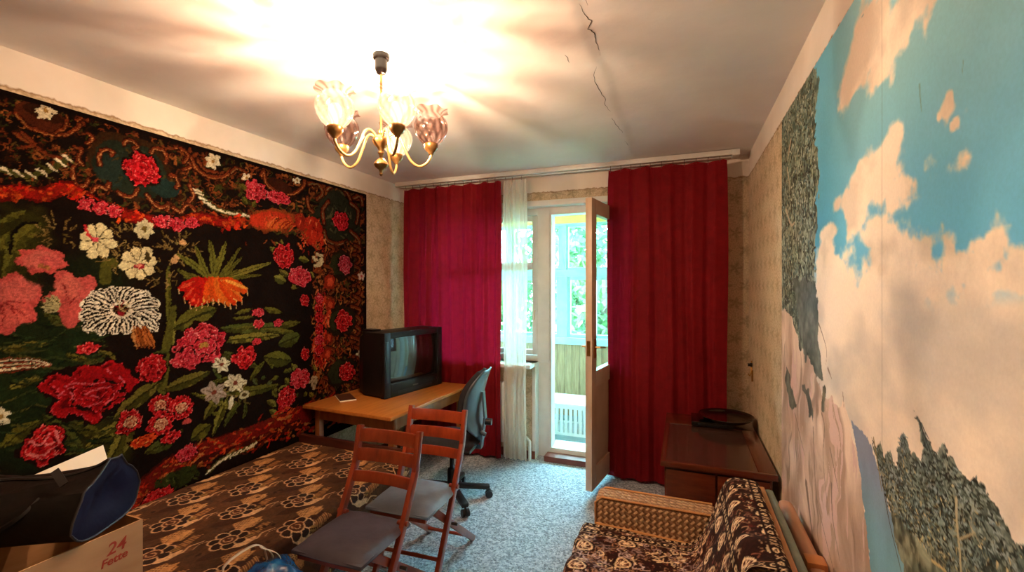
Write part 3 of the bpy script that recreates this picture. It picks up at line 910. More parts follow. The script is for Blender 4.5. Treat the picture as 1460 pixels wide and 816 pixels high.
    bl(15, 432, 42, 40, '#c64f4a', n=6, amp=.12, rough=.2, seed=4); bl(25, 415, 26, 18, '#d4645c', rough=.4, soft=.25, seed=6); bl(20, 450, 24, 18, '#cc5a50', rough=.4, soft=.25, seed=7)
    for L in ([(5, 432), (20, 440), (48, 460)], [(10, 430), (35, 432)], [(3, 436), (5, 455), (2, 468)], [(15, 440), (28, 460)], [(100, 432), (112, 420)], [(88, 405), (95, 420), (100, 432)]):
        st(L, 3, '#8a2226', 1)
    for k in range(5):
        g = 2.4 + k * .45
        lf(86, 436, 86 + 30 * math.cos(g), 434 + 18 * math.sin(g), 9, '#a8a070', '#4a4420')
    # black and white lily
    bl(172, 440, 42, 28, '#100a06', rough=.2)
    for k in range(15):
        g = 6.28 * k / 15 + .1
        L = (60 if abs(math.cos(g)) > .5 else 46) * rg.uniform(.92, 1.05)
        e = (172 + L * math.cos(g) * 1.0, 442 + L * .78 * math.sin(g) + (10 if abs(math.cos(g)) > .6 else 0) * .6)
        lf(172 + 12 * math.cos(g), 442 + 8 * math.sin(g), *e, 23, '#efe8cf', None, None, pw=.38, bend=4 if math.cos(g) > 0 else -4, stripes=2, scol='#140d08')
    for k in range(10):
        g = 6.28 * k / 10
        st([(172, 442), (172 + 16 * math.cos(g), 440 + 12 * math.sin(g))], 1.8, rg.choice(('#b8a870', '#8a2026', '#5a3a20')))
    bl(172, 447, 6, 4, '#8a1a22')
    for k in range(5):
        lf(190 + k * 4, 465, 196 + k * 6, 498, 9, rg.choice(('#b5652a', '#c98a4a', '#8d4a1a')), '#5a1a0c')
    # crown imperial
    for u1, v1, w_ in ((250, 362, 9), (278, 350, 8), (298, 342, 10), (322, 345, 9), (343, 352, 6), (346, 366, 6), (388, 374, 9), (252, 384, 9), (262, 395, 8), (375, 392, 6), (340, 385, 8)):
        lf(303, 404, u1, v1, w_, rg.choice((OL, OL2, '#6a6a26')), '#3a3a14', None, bend=rg.uniform(-4, 4), pw=.6)
    st([(303, 404), (303, 430)], 6, OL)
    for k in range(13):
        t = k / 12; u = 254 + 98 * t
        topv = 396 + 6 * abs(t - .5); vb = 436 + 6 * math.sin(t * 9) - 22 * (abs(t - .5) * 2) ** 3
        c1 = '#b3160f' if t < .35 else rg.choice(('#cf4a14', '#c8380f', '#d8661c'))
        lf(288 + 30 * t, topv - 2, u, vb, 15, c1, None, None, pw=.45)
        lf(288 + 30 * t + 1, topv, u + 2, vb - 4, 5, rg.choice(('#e8a040', '#e07a2a', '#f0b860')) if t > .3 else '#dc4a2c', None, None, pw=.5)
        st([(u, vb - 3), (u + 1, vb + 5)], 1.4, '#e8c080')
    # peonies and roses
    flower(285, 492, 42, 30, PINK, 6, 11, 4); flower(268, 510, 26, 16, PINK, 4, 8, 9); flower(292, 494, 16, 12, PINK, 3, 6, 10); bl(290, 492, 7, 4, '#b08a3a', rough=.5)
    flower(135, 555, 66, 40, DRED, 4, 7, 6)
    bl(150, 548, 42, 26, '#9a0d13', rough=.3, seed=3); flower(140, 562, 36, 20, DRED, 3, 6, 8)
    for L in ([(92, 550), (112, 546), (130, 548), (150, 545)], [(122, 562), (140, 554), (160, 552)], [(84, 565), (95, 555), (106, 552)], [(125, 580), (138, 576), (145, 572)], [(150, 575), (160, 568), (164, 560)],
              [(100, 560), (104, 566), (98, 572)], [(130, 564), (142, 568)], [(170, 538), (178, 546)], [(152, 526), (157, 534)]):
        st(L, 2.6, '#e0606a', 1.2)
    flower(218, 524, 24, 19, RED, 4, 7, 11); flower(125, 497, 16, 8, ('#7a0a0e', '#b81a20', '#d8343a', '#f08078'), 2, 6, 2)
    flower(60, 636, 34, 28, RED, 4, 6, 14)
    for L in ([(42, 630), (58, 634), (70, 618)], [(78, 615), (84, 632)], [(40, 648), (58, 650), (80, 636)], [(66, 634), (76, 630)]):
        st(L, 5, '#e87a78', 2.5)
    for k, c in enumerate(('#7a3a24', '#efe0bb', '#8a2a1c', '#e8d2a4', '#a04028', '#f0dcb0', '#7a2a18')):
        st([(-10, 512 + k * 3.6), (40, 511 + k * 2.6), (74, 519 + k * .4)], 3.4, c, 1.2)
    small_white(2, 594, 14, 5, '#a08040')
    MIX = ('#4d0508', '#a3141c', '#c8303a', '#e8b08a')
    for u, v, r in ((228, 578, 17), (258, 581, 17), (229, 604, 20), (185, 602, 19)):
        flower(u, v, r, r * .92, RED, 3, 10, u); flower(u, v + 1, r * .5, r * .45, ('#6d1a14', '#b8684a', '#d8a47a', '#ecd0a0'), 2, 7, v)
    flower(205, 629, 20, 9, ORNG, 2, 6, 3); flower(243, 624, 16, 8, RED, 2, 6, 4); bl(266, 601, 7, 4, '#c04a44')
    for u, v, r, c in ((315, 520, 14, '#d8cfa8'), (335, 546, 17, '#ddd4b0'), (305, 560, 19, '#a89484')):
        for k in range(6):
            g = 6.28 * k / 6 + u
            lf(u, v, u + r * math.cos(g), v + r * .85 * math.sin(g), r * .55, c, '#6d5a3a', None, pw=.6)
        bl(u, v, r * .2, r * .2, '#7a3a2a')
    bl(348, 563, 7, 6, '#c8be94'); bl(348, 563, 4, 3, '#4a3a1c'); lf(327, 585, 331, 562, 7, '#e0d8b8')
    flower(350, 510, 18, 15, RED, 3, 6, 16)
    for u, v, r in ((368, 446, 8), (368, 462, 8), (396, 461, 7), (366, 487, 7)): flower(u, v, r, r * .8, PINK, 2, 5, u + v)
    for t in ((335, 448, 360, 440, 6), (376, 440, 402, 446, 8), (400, 464, 428, 460, 8), (330, 470, 365, 466, 6), (330, 455, 362, 452, 5), (372, 470, 420, 474, 8)):
        lf(*t, OL, None, OD)
    for t in ((384, 352, 396, 362, 8), (390, 395, 408, 402, 12), (398, 385, 412, 394, 8), (425, 368, 440, 372, 8), (415, 412, 428, 402, 9), (440, 388, 448, 396, 7), (400, 342, 403, 354, 6), (392, 345, 400, 354, 6)):
        lf(*t, OL2, None, OD)
    flower(405, 365, 15, 18, RED, 4, 8, 17); flower(428, 394, 16, 15, PINK, 4, 8, 18)
    for q in range(16):
        g = rg.uniform(0, 6.28); k = rg.uniform(.2, 1) * 10
        bl(453 + k * math.cos(g) * .8, 372 + k * math.sin(g), 2.4, 2.4, '#c8bd96')
    flower(434, 428, 7, 9, RED, 2, 6, 19); flower(435, 505, 6, 9, RED, 2, 6, 20)
    for t in ((405, 540, 415, 548, 7), (415, 520, 425, 528, 7), (400, 580, 410, 590, 8), (384, 585, 396, 592, 8), (440, 560, 447, 566, 6), (396, 556, 412, 552, 9), (380, 572, 396, 578, 8), (445, 520, 452, 530, 5)):
        lf(*t, OL2, None, OD)
    flower(428, 541, 15, 15, PINK, 4, 8, 21); flower(408, 568, 15, 16, RED, 4, 8, 22)
    for q in range(16):
        g = rg.uniform(0, 6.28); k = rg.uniform(.3, 1) * 9
        bl(448 + k * math.cos(g) * .8, 546 + k * math.sin(g), 1.8, 2.2, '#a89c7c')
    # ---- lower border
    low = [(180, 730), (230, 680), (275, 652), (330, 634), (385, 612), (425, 596), (450, 590), (500, 580)]
    st(low, 46, '#3d0f08'); st([(u, v - 6) for u, v in low], 26, '#6d140c')
    for q in range(330):
        k = rg.randrange(len(low) - 1); t = rg.random()
        u = low[k][0] * (1 - t) + low[k + 1][0] * t + rg.uniform(-6, 6); v = low[k][1] * (1 - t) + low[k + 1][1] * t + rg.uniform(-20, 24)
        st([(u, v), (u + rg.uniform(2, 10), v + rg.uniform(-8, 2))], 3.4, rg.choice(('#b8240f', '#a83a14', '#7a1a0c', '#8d4a1c', '#c8481e', '#5a200e', '#b06a34')), 1.2)
    flower(265, 646, 16, 11, PINK, 3, 9, 30); bl(255, 682, 30, 14, '#2c3312', rough=.35); flower(225, 712, 24, 16, ('#5a0a08', '#a8141a', '#c82a2a', '#e0605a'), 3, 8, 31)
    for q in range(20):
        u, v = rg.uniform(228, 282), rg.uniform(672, 694)
        st([(u, v), (u + rg.uniform(-8, 8), v + rg.uniform(-4, 4))], 3, rg.choice(('#47501e', '#1c220c', '#586028')), 1)
    bl(330, 660, 30, 12, '#180c08', rot=-.4); feather([(298, 672), (318, 655), (340, 645), (362, 634)], 12, -.75, 3.0, 10)
    bl(440, 588, 14, 14, '#7a1410', rough=.3)
    # ---- the design turns about the rug's middle line
    k = C.a < .955
    C.c[:, k] = C.c[:, np.clip(np.searchsorted(C.a, 2 * .955 - C.a[k]), 0, len(C.a) - 1)]
    # ---- dark selvedge, pile shading of the dye lots
    top, right = C.b > 2.34, C.a > 3.195
    C.c[top] = hx('#120a07'); C.c[:, right] = hx('#140a07')
    # knot-by-knot unevenness of every outline
    j, i = np.mgrid[0:C.A.shape[0], 0:C.A.shape[1]]
    dj = np.rint((vnoise(C.A, C.B, .014, 70) - .5) * 2 + (vnoise(C.A, C.B, .005, 71) - .5) * 1.3).astype(int)
    di = np.rint((vnoise(C.A, C.B, .014, 72) - .5) * 2 + (vnoise(C.A, C.B, .005, 73) - .5) * 1.3).astype(int)
    C.c = C.c[np.clip(j + dj, 0, j.max()), np.clip(i + di, 0, i.max())]
    wv = vnoise(C.A, C.B, .006, 40); lot = fbm(C.A, C.B * .35, .03, 2, 44)
    C.c *= (.60 + .30 * wv + .20 * lot)[..., None]
    # ---- the hanging pile itself: slight waves, free lower and side edges
    lum = C.c.mean(-1)
    X = XL + .010 + .004 * fbm(C.A, C.B, .35, 2, 50) + .0022 * vnoise(C.A, C.B, .007, 51) + .003 * np.clip(lum * 2, 0, 1)
    edge = (C.A > 3.224) | (C.B > 2.359) | (C.B < .364)
    X = np.where(edge, XL + .001, X)
    o = grid_obj('wall_rug', np.stack([X, C.A, C.B], -1), 'rug_pile', C.c)
    tag(o, 'large black pile rug with red roses and lilies hung on the wall', 'rug')
make_rug()

# ================================================================== photo mural on the right wall
paint_mat('mural_paper', .55, .08, 120, .06, .3)
def make_mural():
    a = np.concatenate([np.arange(-1.25, .8, .03), np.arange(.8, 1.5, .0026), np.arange(1.5, 2.585, .0045)])
    b = np.concatenate([np.arange(.075, .85, .006), np.arange(.85, 1.6, .0028), np.arange(1.6, 2.386, .0042)])
    C = Canvas(a, b, '#57adc4')
    P = on_right
    K = lambda L: [P(u, v) for u, v in L]
    A, B = C.A, C.B
    # every knot's place on the print: s = distance along wall from the far edge, z = height
    sky_top, sky_mid, sky_low = hx('#94d0dc'), hx('#62bef0'), hx('#7fc0da')
    t = sstep(1.5, 2.25, B)[..., None]
    C.c[:] = sky_mid * (1 - t) + sky_top * t
    t2 = sstep(1.45, 1.9, A)[..., None]
    C.c[:] = C.c * (1 - t2 * .5) + hx('#3a9fd0') * t2 * .5
    C.c *= (.94 + .12 * fbm(A, B, .4, 4, 2))[..., None]
    # clouds: soft masses with ragged rims
    cloud = np.full(A.shape, -1.0)
    rag = (fbm(A, B, .045, 4, 8) - .5) * 1.5 * sstep(1.5, 1.0, A) + (fbm(A, B, .16, 6, 5) - .5) * 1.9 + (fbm(A * .6 - B * .5, B + A * .4, .06, 5, 6) - .5) * 1.1
    def puff(u, v, ru, rv, k=1.0):
        nonlocal cloud
        c = P(u, v); p, q = P(u - ru, v), P(u + ru, v); h = abs(P(u, v + rv)[1] - c[1])
        rx = abs(q[0] - p[0]) / 2
        d = np.hypot((A - (p[0] + q[0]) / 2) / rx, (B - c[1]) / h)
        cloud = np.maximum(cloud, k * (1 - d))
    for u, v, ru, rv in ((1245, 40, 28, 60), (1222, 95, 22, 45), (1262, 90, 24, 40), (1290, 30, 34, 50), (1310, 0, 36, 40), (1275, 55, 26, 45), (1215, 125, 14, 24), (1330, -30, 30, 30),
                         (1350, 160, 9, 16), (1361, 178, 6, 8), (1354, 143, 5, 10), (1341, 166, 5, 8),
                         (1278, 200, 14, 30), (1268, 235, 34, 46), (1240, 255, 30, 30), (1285, 265, 24, 26), (1215, 285, 24, 20), (1195, 290, 10, 14),
                         (1218, 320, 18, 26), (1240, 335, 22, 22), (1185, 330, 14, 14), (1188, 385, 26, 50), (1240, 400, 50, 55), (1310, 400, 70, 55), (1390, 385, 70, 55), (1455, 385, 50, 45),
                         (1405, 350, 40, 22), (1190, 450, 40, 60), (1300, 480, 120, 80), (1420, 480, 120, 80)):
        puff(u, v, ru, rv)
    m = sstep(-.20, .34, cloud + rag * 1.25)
    cc = hx('#fff2e0') * (1 - .12 * sstep(.42, .62, fbm(A, B, .22, 5, 9)))[..., None] + hx('#0a0806') * 0
    C.c[:] = C.c * (1 - m[..., None]) + cc * m[..., None]
    # haze and grey cloud bank filling the lower part
    zb = P(1300, 388)[1]
    low = sstep(zb + .05, zb - .06, B + (fbm(A, B, .2, 3, 12) - .5) * .18)
    g = fbm(A, B * 1.6, .3, 4, 14)[..., None]
    hz = hx('#f8ecdc') * (1 - sstep(.35, .75, g)) + hx('#cdc7c0') * sstep(.35, .75, g)
    C.c[:] = C.c * (1 - low[..., None]) + hz * low[..., None]
    # seam between two sheets of the print
    sl, A_, B_ = C.win(P(1258, 408)[0] - .004, P(1258, 408)[0] + .004, .1, 2.4)
    C.c[sl] *= .93
    # leafy trees on the far edge
    st = C.a > P(1166, 300)[0]
    n1 = fbm(A, B, .045, 4, 20); n2 = vnoise(A * 1.6, B * .8, .018, 22); n3 = fbm(A, B, .2, 3, 23)
    edge = A > (P(1164, 300)[0] + (fbm(A, B, .09, 4, 24) - .5) * .20)
    zt, zr = P(1140, 150)[1], P(1120, 455)[1]
    tr = edge & (B > zr - .2 + (n1 - .5) * .5)
    f = np.clip((n1 - .3) * 2.2, 0, 1)[..., None]
    tc = hx('#323a30') * (1 - f) + hx('#95a088') * f
    tc = np.where((n2 > .74)[..., None], hx('#a9b29a'), tc)
    tc = np.where(((n2 < .22) & (n1 < .6))[..., None], hx('#1c2218'), tc)
    up = sstep(1.8, 2.3, B)[..., None]
    tc = tc * (1 - .45 * up) + hx('#5d8580') * .45 * up
    C.c[tr] = tc[tr]
    rg = random.Random(23)                      # leaf dabs in the tall trees
    for q_ in range(2600):
        x, y = rg.uniform(P(1163, 300)[0], 2.57), rg.uniform(zr - .05, 2.36)
        g = rg.uniform(0, 3.14); r_ = rg.uniform(.012, .03)
        C.stroke([(x, y), (x + r_ * math.cos(g), y + r_ * math.sin(g))], rg.uniform(.006, .013), rg.choice(('#20271e', '#2c3428', '#485240', '#66725a', '#8b957c', '#a9b3a0', '#4a6a68')), .004, smooth=False)
    for L in ([(1128, 200), (1124, 225)], [(1122, 300), (1128, 320), (1133, 318)], [(1123, 240), (1126, 262)]):
        C.stroke(K(L), .02, '#b0a58c', .01)
    # pale rock under them
    rk = [(1096, 360), (1113, 440), (1130, 446), (1140, 500), (1160, 520), (1172, 560), (1190, 575), (1204, 580), (1222, 640), (1232, 720), (1246, 830), (1100, 900)]
    q = C.poly(K(rk), '#d2ad92', rough=.035, seed=3)
    sl, ins = q
    A_, B_ = A[sl], B[sl]
    wq = (fbm(A_, B_, .2, 3, 39) - .5) * .25; v1 = fbm(A_ * 1.3 + wq, B_ * .5, .13, 5, 30); v2 = fbm(A_ * 2 + wq * 2, B_ * .33, .10, 5, 33)
    t = np.clip((v1 - .32) * 2.6, 0, 1)[..., None]
    rc = hx('#b59a88') * (1 - t) + hx('#f0dccb') * t
    rc = np.where((v2 > .66)[..., None], hx('#dcc0ba'), rc); k3 = sstep(.36, .22, v2)[..., None] * .55; rc = rc * (1 - k3) + hx('#75604f') * k3
    C.c[sl] = np.where(ins[..., None], rc, C.c[sl])
    # shrubs clinging to the rock
    for pts, sd in (([(1130, 400), (1164, 400), (1166, 470), (1172, 520), (1178, 545), (1166, 540), (1158, 520), (1146, 505), (1140, 470)], 2),
                    ([(1120, 525), (1128, 540), (1136, 575), (1130, 585), (1122, 560)], 4), ([(1146, 545), (1154, 560), (1160, 600), (1152, 600)], 6), ([(1170, 545), (1176, 560), (1175, 590), (1171, 586)], 8)):
        q = C.poly(K(pts), '#3c4438', rough=.05, seed=sd)
        sl, ins = q; A_, B_ = A[sl], B[sl]
        n = fbm(A_, B_, .04, 3, sd)[..., None]
        C.c[sl] = np.where(ins[..., None], hx('#2f3630') * (1 - n) + hx('#93988a') * n, C.c[sl])
    for L, wd in (([(1112, 460), (1115, 490), (1114, 520)], .05), ([(1168, 462), (1174, 480), (1179, 500), (1178, 520)], .012), ([(1181, 526), (1186, 540)], .02), ([(1134, 590), (1142, 625), (1148, 650)], .015),
                  ([(1172, 590), (1176, 610), (1174, 650), (1178, 700), (1184, 740)], .014), ([(1160, 610), (1164, 700), (1176, 760), (1190, 816)], .016), ([(1108, 610), (1106, 660), (1112, 720)], .05),
                  ([(1150, 690), (1156, 740), (1164, 800)], .05), ([(1186, 690), (1188, 740), (1198, 800)], .018), ([(1184, 640), (1190, 670), (1196, 700)], .016), ([(1202, 560), (1204, 585)], .01)):
        C.stroke(K(L), wd * .7, '#8a776a', wd * .2)
    # blue slope falling to the water
    q = C.poly(K([(1213, 598), (1243, 634), (1262, 700), (1300, 840), (1246, 840), (1236, 760), (1230, 700), (1222, 640)]), '#7d9cba', rough=.012)
    sl, ins = q
    tt = sstep(P(1240, 640)[1], P(1250, 790)[1], B[sl])[..., None]
    C.c[sl] = np.where(ins[..., None], (hx('#8291ad') * (1 - tt) + hx('#78adc2') * tt) * (.88 + .24 * fbm(A[sl], B[sl] * .5, .1, 4, 37)[..., None]), C.c[sl])
    # dark firs in front
    fir = [(1244, 620), (1250, 640), (1256, 632), (1262, 660), (1268, 640), (1274, 655), (1280, 665), (1284, 625), (1288, 616), (1296, 632), (1302, 650), (1310, 658), (1318, 650), (1316, 615), (1306, 588), (1318, 610), (1326, 628), (1334, 640),
           (1342, 650), (1348, 632), (1354, 650), (1364, 668), (1374, 678), (1386, 690), (1390, 680), (1398, 692), (1404, 688), (1412, 710), (1426, 728), (1436, 748), (1446, 770), (1462, 778), (1480, 800), (1500, 850), (1500, 1000), (1340, 1000), (1296, 840), (1270, 730), (1254, 670)]
    q = C.poly(K(fir), '#3a4640', rough=.02, seed=7)
    sl, ins = q; A_, B_ = A[sl], B[sl]
    n1 = .6 * fbm(A_, B_, .05, 5, 40) + .4 * fbm(A_, B_ * .7, .018, 2, 45); n2 = fbm(A_, B_, .11, 3, 41); n3 = vnoise(A_, B_, .010, 42)
    f = np.clip((n1 - .32) * 3.0, 0, 1)[..., None]
    c = hx('#2c3a38') * (1 - f) + hx('#86968c') * f
    c = np.where((n3 > .8)[..., None], c * .5 + hx('#a8b2a4') * .5, c)
    c = np.where((n2 > .62)[..., None], c * .6 + hx('#7d8b9a') * .4, c)
    low_ = sstep(P(1300, 690)[1], P(1300, 790)[1], B_)[..., None]
    c = c * (1 - .35 * low_) + (hx('#4a4428') * (1 - f) + hx('#aa9f70') * f) * .35 * low_
    C.c[sl] = np.where(ins[..., None], c, C.c[sl])
    rg = random.Random(21)                      # needle sprays, light ones over dark ones
    FP = np.array(K(fir))
    def inside(x, y):
        r_ = False
        for i_ in range(len(FP)):
            (x0, y0), (x1, y1) = FP[i_], FP[i_ - 1]
            if (y0 > y) != (y1 > y) and x < (x1 - x0) * (y - y0) / (y1 - y0) + x0: r_ = not r_
        return r_
    n_ = 0
    while n_ < 3000:
        x, y = rg.uniform(.8, P(1246, 700)[0]), rg.uniform(P(1460, 816)[1] - .12, P(1306, 588)[1])
        if not inside(x, y): continue
        n_ += 1
        dn = (y - P(1300, 816)[1]) / .25
        pal = ('#1f2a28', '#26332f', '#3c4c48', '#5a6b68', '#75867f', '#8fa0a0') if rg.random() < .45 + .5 * dn else ('#2c2a1c', '#4a4a34', '#77785a', '#a39a72', '#8a8c74', '#c0b48a')
        g = rg.uniform(-.4, 3.5)
        r_ = rg.uniform(.006, .016)
        C.stroke([(x, y), (x + r_ * math.cos(g), y - r_ * .8 * abs(math.sin(g)))], rg.uniform(.0035, .007), rg.choice(pal), .0025, smooth=False)
    for L, wd, col in (([(1365, 712), (1366, 750), (1370, 790), (1372, 830)], .009, '#b0a888'), ([(1368, 770), (1380, 765), (1392, 760)], .006, '#a69c7a'), ([(1258, 680), (1268, 740), (1286, 816)], .005, '#4a4438'),
                       ([(1246, 625), (1252, 660), (1258, 700)], .007, '#8d8058'), ([(1330, 800), (1346, 812), (1352, 820)], .008, '#c0aa78'), ([(1312, 600), (1322, 630), (1332, 655)], .006, '#2a3a3a')):
        C.stroke(K(L), wd, col, wd * .6)
    # scuffs and grime on the paper
    for L, wd in (([(1312, 120), (1313, 138), (1315, 158)], .012), ([(1232, 20), (1228, 28)], .008), ([(1375, 85), (1373, 105)], .006)):
        C.stroke(K(L), wd * .6, '#74a6b0', wd * .3)
    X = np.full(A.shape, XR - .0025) - .002 * fbm(A, B, .5, 2, 60)
    X = np.where((A > 2.578) | (B > 2.381), XR - .0002, X)
    o = grid_obj('wall_mural', np.stack([X, A, B], -1), 'mural_paper', C.c)
    tag(o, 'photo wallpaper of blue sky, clouds, cliff and fir trees', 'mural')
make_mural()

# ================================================================== curtains and rail
def cloth_mat(name, c1, c2, transl, alpha=0.0, ridge=True, tcol=None):
    m, nt, b = new_mat(name); MATS[name] = m
    co = objco(nt)
    n = noise(nt, 16, 4, co)
    c = ramp(nt, n.outputs[0], [(.3, lin(c1)), (.7, lin(c2))])
    nt.links.new(c, b.inputs['Base Color'])
    b.inputs['Roughness'].default_value = .75
    b.inputs['Specular IOR Level'].default_value = .25
    wv = nd(nt, 'ShaderNodeTexWave', bands_direction='Z'); wv.inputs['Scale'].default_value = 26; wv.inputs['Distortion'].default_value = 7; wv.inputs['Detail'].default_value = 3
    nt.links.new(co, wv.inputs['Vector'])
    if ridge: bump(nt, wv.outputs[1], .35, .003, b)
    tl = nd(nt, 'ShaderNodeBsdfTranslucent'); tl.inputs[0].default_value = lin(tcol or c2)
    mx = nd(nt, 'ShaderNodeMixShader'); mx.inputs[0].default_value = transl
    nt.links.new(b.outputs[0], mx.inputs[1]); nt.links.new(tl.outputs[0], mx.inputs[2])
    out = mx.outputs[0]
    if alpha:
        tp = nd(nt, 'ShaderNodeBsdfTransparent')
        m2 = nd(nt, 'ShaderNodeMixShader'); m2.inputs[0].default_value = alpha
        nt.links.new(out, m2.inputs[1]); nt.links.new(tp.outputs[0], m2.inputs[2]); out = m2.outputs[0]
    nt.links.new(out, nt.nodes['Material Output'].inputs[0])
cloth_mat('red_curtain_cloth', '#700610', '#8a0c16', .27, tcol='#b8102e')
cloth_mat('net_curtain_cloth', '#eee9dc', '#fffaf0', .5, .36, ridge=False, tcol='#fbf6ea')
def curtain(name, label, cat, mat, x0, x1, y, z0, z1, folds, amp, seed, taper=0.0, hooks=True, shear=0.0):
    nx, nz = max(60, int(folds * 22)), 60
    t = np.linspace(0, 1, nx); z = np.linspace(z0, z1, nz)
    T, Zz = np.meshgrid(t, z)
    k = (Zz - z0) / (z1 - z0)
    rg = np.random.default_rng(seed)
    ph = np.cumsum(.4 + rg.random(nx) * 1.2); ph = ph / ph[-1] * folds * 2 * math.pi
    PH = np.interp(T, t, ph)
    am = amp * (.55 + .9 * np.interp(T, np.linspace(0, 1, 9), rg.random(9)))
    drop = .5 + .5 * (1 - k)
    Y = y + am * drop * (np.sin(PH + .5 * np.sin(k * 3 + T * 5)) + .35 * np.sin(2.3 * PH + 1 + k * 1.5)) + .006 * (fbm(T * 3, Zz, .3, 3, seed) - .5)
    pinch = amp * .2 * np.sin(PH * 1.7 + 1) * sstep(.96, 1.0, k)
    X = x0 + (x1 - x0) * (.5 + (T - .5) * (1 - taper * (1 - k))) + .006 * np.sin(k * 7 + T * 9) + pinch + shear * (1 - k)
    Zt = Zz - np.where(k > .98, .012 * np.abs(np.sin(PH * .5 + .5)), 0)
    root = thing(name, label, cat, ((x0 + x1) / 2, y, z0))
    loc = np.array([(x0 + x1) / 2, y, z0])
    P = np.stack([X, Y, Zt], -1)
    grid_obj('cloth', P - loc, mat, None, root)
    if hooks:
        nh = max(3, int((x1 - x0) / .075))
        for i in range(nh):
            j = int((i + .3) / nh * (nx - 1))
            p = P[-1, j] - loc
            M().tube([p + np.array([0, 0, -.014]), p + np.array([0, .004, .008]), np.array([p[0], 0, ZC - .036 - z0])], .0022, 5).build('hook', 'hook_metal', root)
    return root
pmat('hook_metal', '#6d6258', '#57504a', 10, rough=.4, metal=.6)
CY = 3.645
curtain('red_curtain', 'dark red curtain hanging beside the rug and the television', 'curtain', 'red_curtain_cloth', -2.525, -1.505, CY, .03, 2.485, 7, .017, 4)
curtain('red_curtain', 'dark red curtain behind the low cabinet and beside the open door', 'curtain', 'red_curtain_cloth', -.565, .305, CY - .035, .03, 2.482, 5, .016, 9)
curtain('net_curtain', 'sheer white net curtain bunched at the balcony window', 'curtain', 'net_curtain_cloth', -1.492, -1.265, CY + .012, .03, 2.488, 5, .017, 6)
rail = thing('curtain_rail', 'white ceiling curtain rail along the window wall', 'curtain rail', (-1.1, CY, ZC - .03))
rm = M(); rm.box(XL + .04, .345, CY - .045, CY - .025, ZC - .038, ZC); rm.box(XL + .04, .345, CY + .03, CY + .05, ZC - .038, ZC); rm.box(XL + .04, .345, CY - .025, CY + .03, ZC - .012, ZC)
rm.build('track', 'white_paint', rail, world=True, bev=.003)
M().box(.335, .385, CY - .055, CY + .06, ZC - .045, ZC - .002).build('end_cap', 'white_paint', rail, world=True, bev=.004)
# ================================================================== chandelier
pmat('gilt', '#a88450', '#7d5a30', 14, rough=.32, metal=.75)
pmat('cream_enamel', '#b0905c', '#93713e', 10, rough=.38, metal=.45)
pmat('bakelite', '#080403', '#0d0705', 10, rough=.4, spec=.2)
def shade_mat(name, glow):
    m, nt, b = new_mat(name); MATS[name] = m
    nt.nodes.remove(b)
    tc = nd(nt, 'ShaderNodeTexCoord'); sp = nd(nt, 'ShaderNodeSeparateXYZ'); nt.links.new(tc.outputs['Object'], sp.inputs[0])
    an = mth(nt, 'ARCTAN2', sp.outputs[1], sp.outputs[0])
    sw = mth(nt, 'ADD', mth(nt, 'MULTIPLY', an, 12.0), mth(nt, 'MULTIPLY', sp.outputs[2], 95.0))
    wv = mth(nt, 'ADD', mth(nt, 'MULTIPLY', mth(nt, 'SINE', sw), .5), .5)
    tint = ramp(nt, wv, [(0.0, (.44, .36, .33)), (.55, (.80, .72, .68)), (1.0, (.97, .93, .90))])
    tint = mixc(nt, 1.0, tint, (.88, .76, .74, 1), 'MULTIPLY')      # pale pink glass throughout
    t = nd(nt, 'ShaderNodeBsdfTransparent'); nt.links.new(tint, t.inputs[0])
    g = nd(nt, 'ShaderNodeBsdfGlossy'); g.inputs['Roughness'].default_value = .08; g.inputs[0].default_value = (1, .93, .92, 1)
    tl = nd(nt, 'ShaderNodeBsdfTranslucent'); tl.inputs[0].default_value = (.95, .80, .62, 1)
    df = nd(nt, 'ShaderNodeBsdfDiffuse'); df.inputs[0].default_value = (.95, .78, .76, 1)
    bn = nd(nt, 'ShaderNodeBump'); bn.inputs['Strength'].default_value = .6; bn.inputs['Distance'].default_value = .004
    nt.links.new(wv, bn.inputs['Height']); nt.links.new(bn.outputs[0], g.inputs['Normal'])
    a = nd(nt, 'ShaderNodeMixShader'); a.inputs[0].default_value = .5; nt.links.new(tl.outputs[0], a.inputs[1]); nt.links.new(df.outputs[0], a.inputs[2])
    k = nd(nt, 'ShaderNodeMixShader'); k.inputs[0].default_value = glow; nt.links.new(t.outputs[0], k.inputs[1]); nt.links.new(a.outputs[0], k.inputs[2])
    lw = nd(nt, 'ShaderNodeLayerWeight'); lw.inputs[0].default_value = .25
    z = nd(nt, 'ShaderNodeMixShader'); nt.links.new(mth(nt, 'MULTIPLY', lw.outputs['Facing'], .3), z.inputs[0]); nt.links.new(k.outputs[0], z.inputs[1]); nt.links.new(g.outputs[0], z.inputs[2])
    nt.links.new(z.outputs[0], nt.nodes['Material Output'].inputs[0])
shade_mat('shade_glass', .009)
def bulb_mat(name, e):
    m, nt, b = new_mat(name); MATS[name] = m
    nt.nodes.remove(b)
    t = nd(nt, 'ShaderNodeBsdfTransparent')
    if e:
        q = nd(nt, 'ShaderNodeEmission'); q.inputs[0].default_value = (1, .74, .40, 1); q.inputs[1].default_value = e
    else:
        q = nd(nt, 'ShaderNodeBsdfGlossy'); q.inputs['Roughness'].default_value = .05
    mx = nd(nt, 'ShaderNodeMixShader'); mx.inputs[0].default_value = .4 if e else .12
    nt.links.new(t.outputs[0], mx.inputs[1]); nt.links.new(q.outputs[0], mx.inputs[2])
    nt.links.new(mx.outputs[0], nt.nodes['Material Output'].inputs[0])
bulb_mat('bulb_lit', 2.6); bulb_mat('bulb_off', 0)
CX, CYc = -1.213, 1.588
ch = thing('chandelier', 'five armed gilt chandelier with ruffled glass shades on the ceiling', 'chandelier', (CX, CYc, ZC))
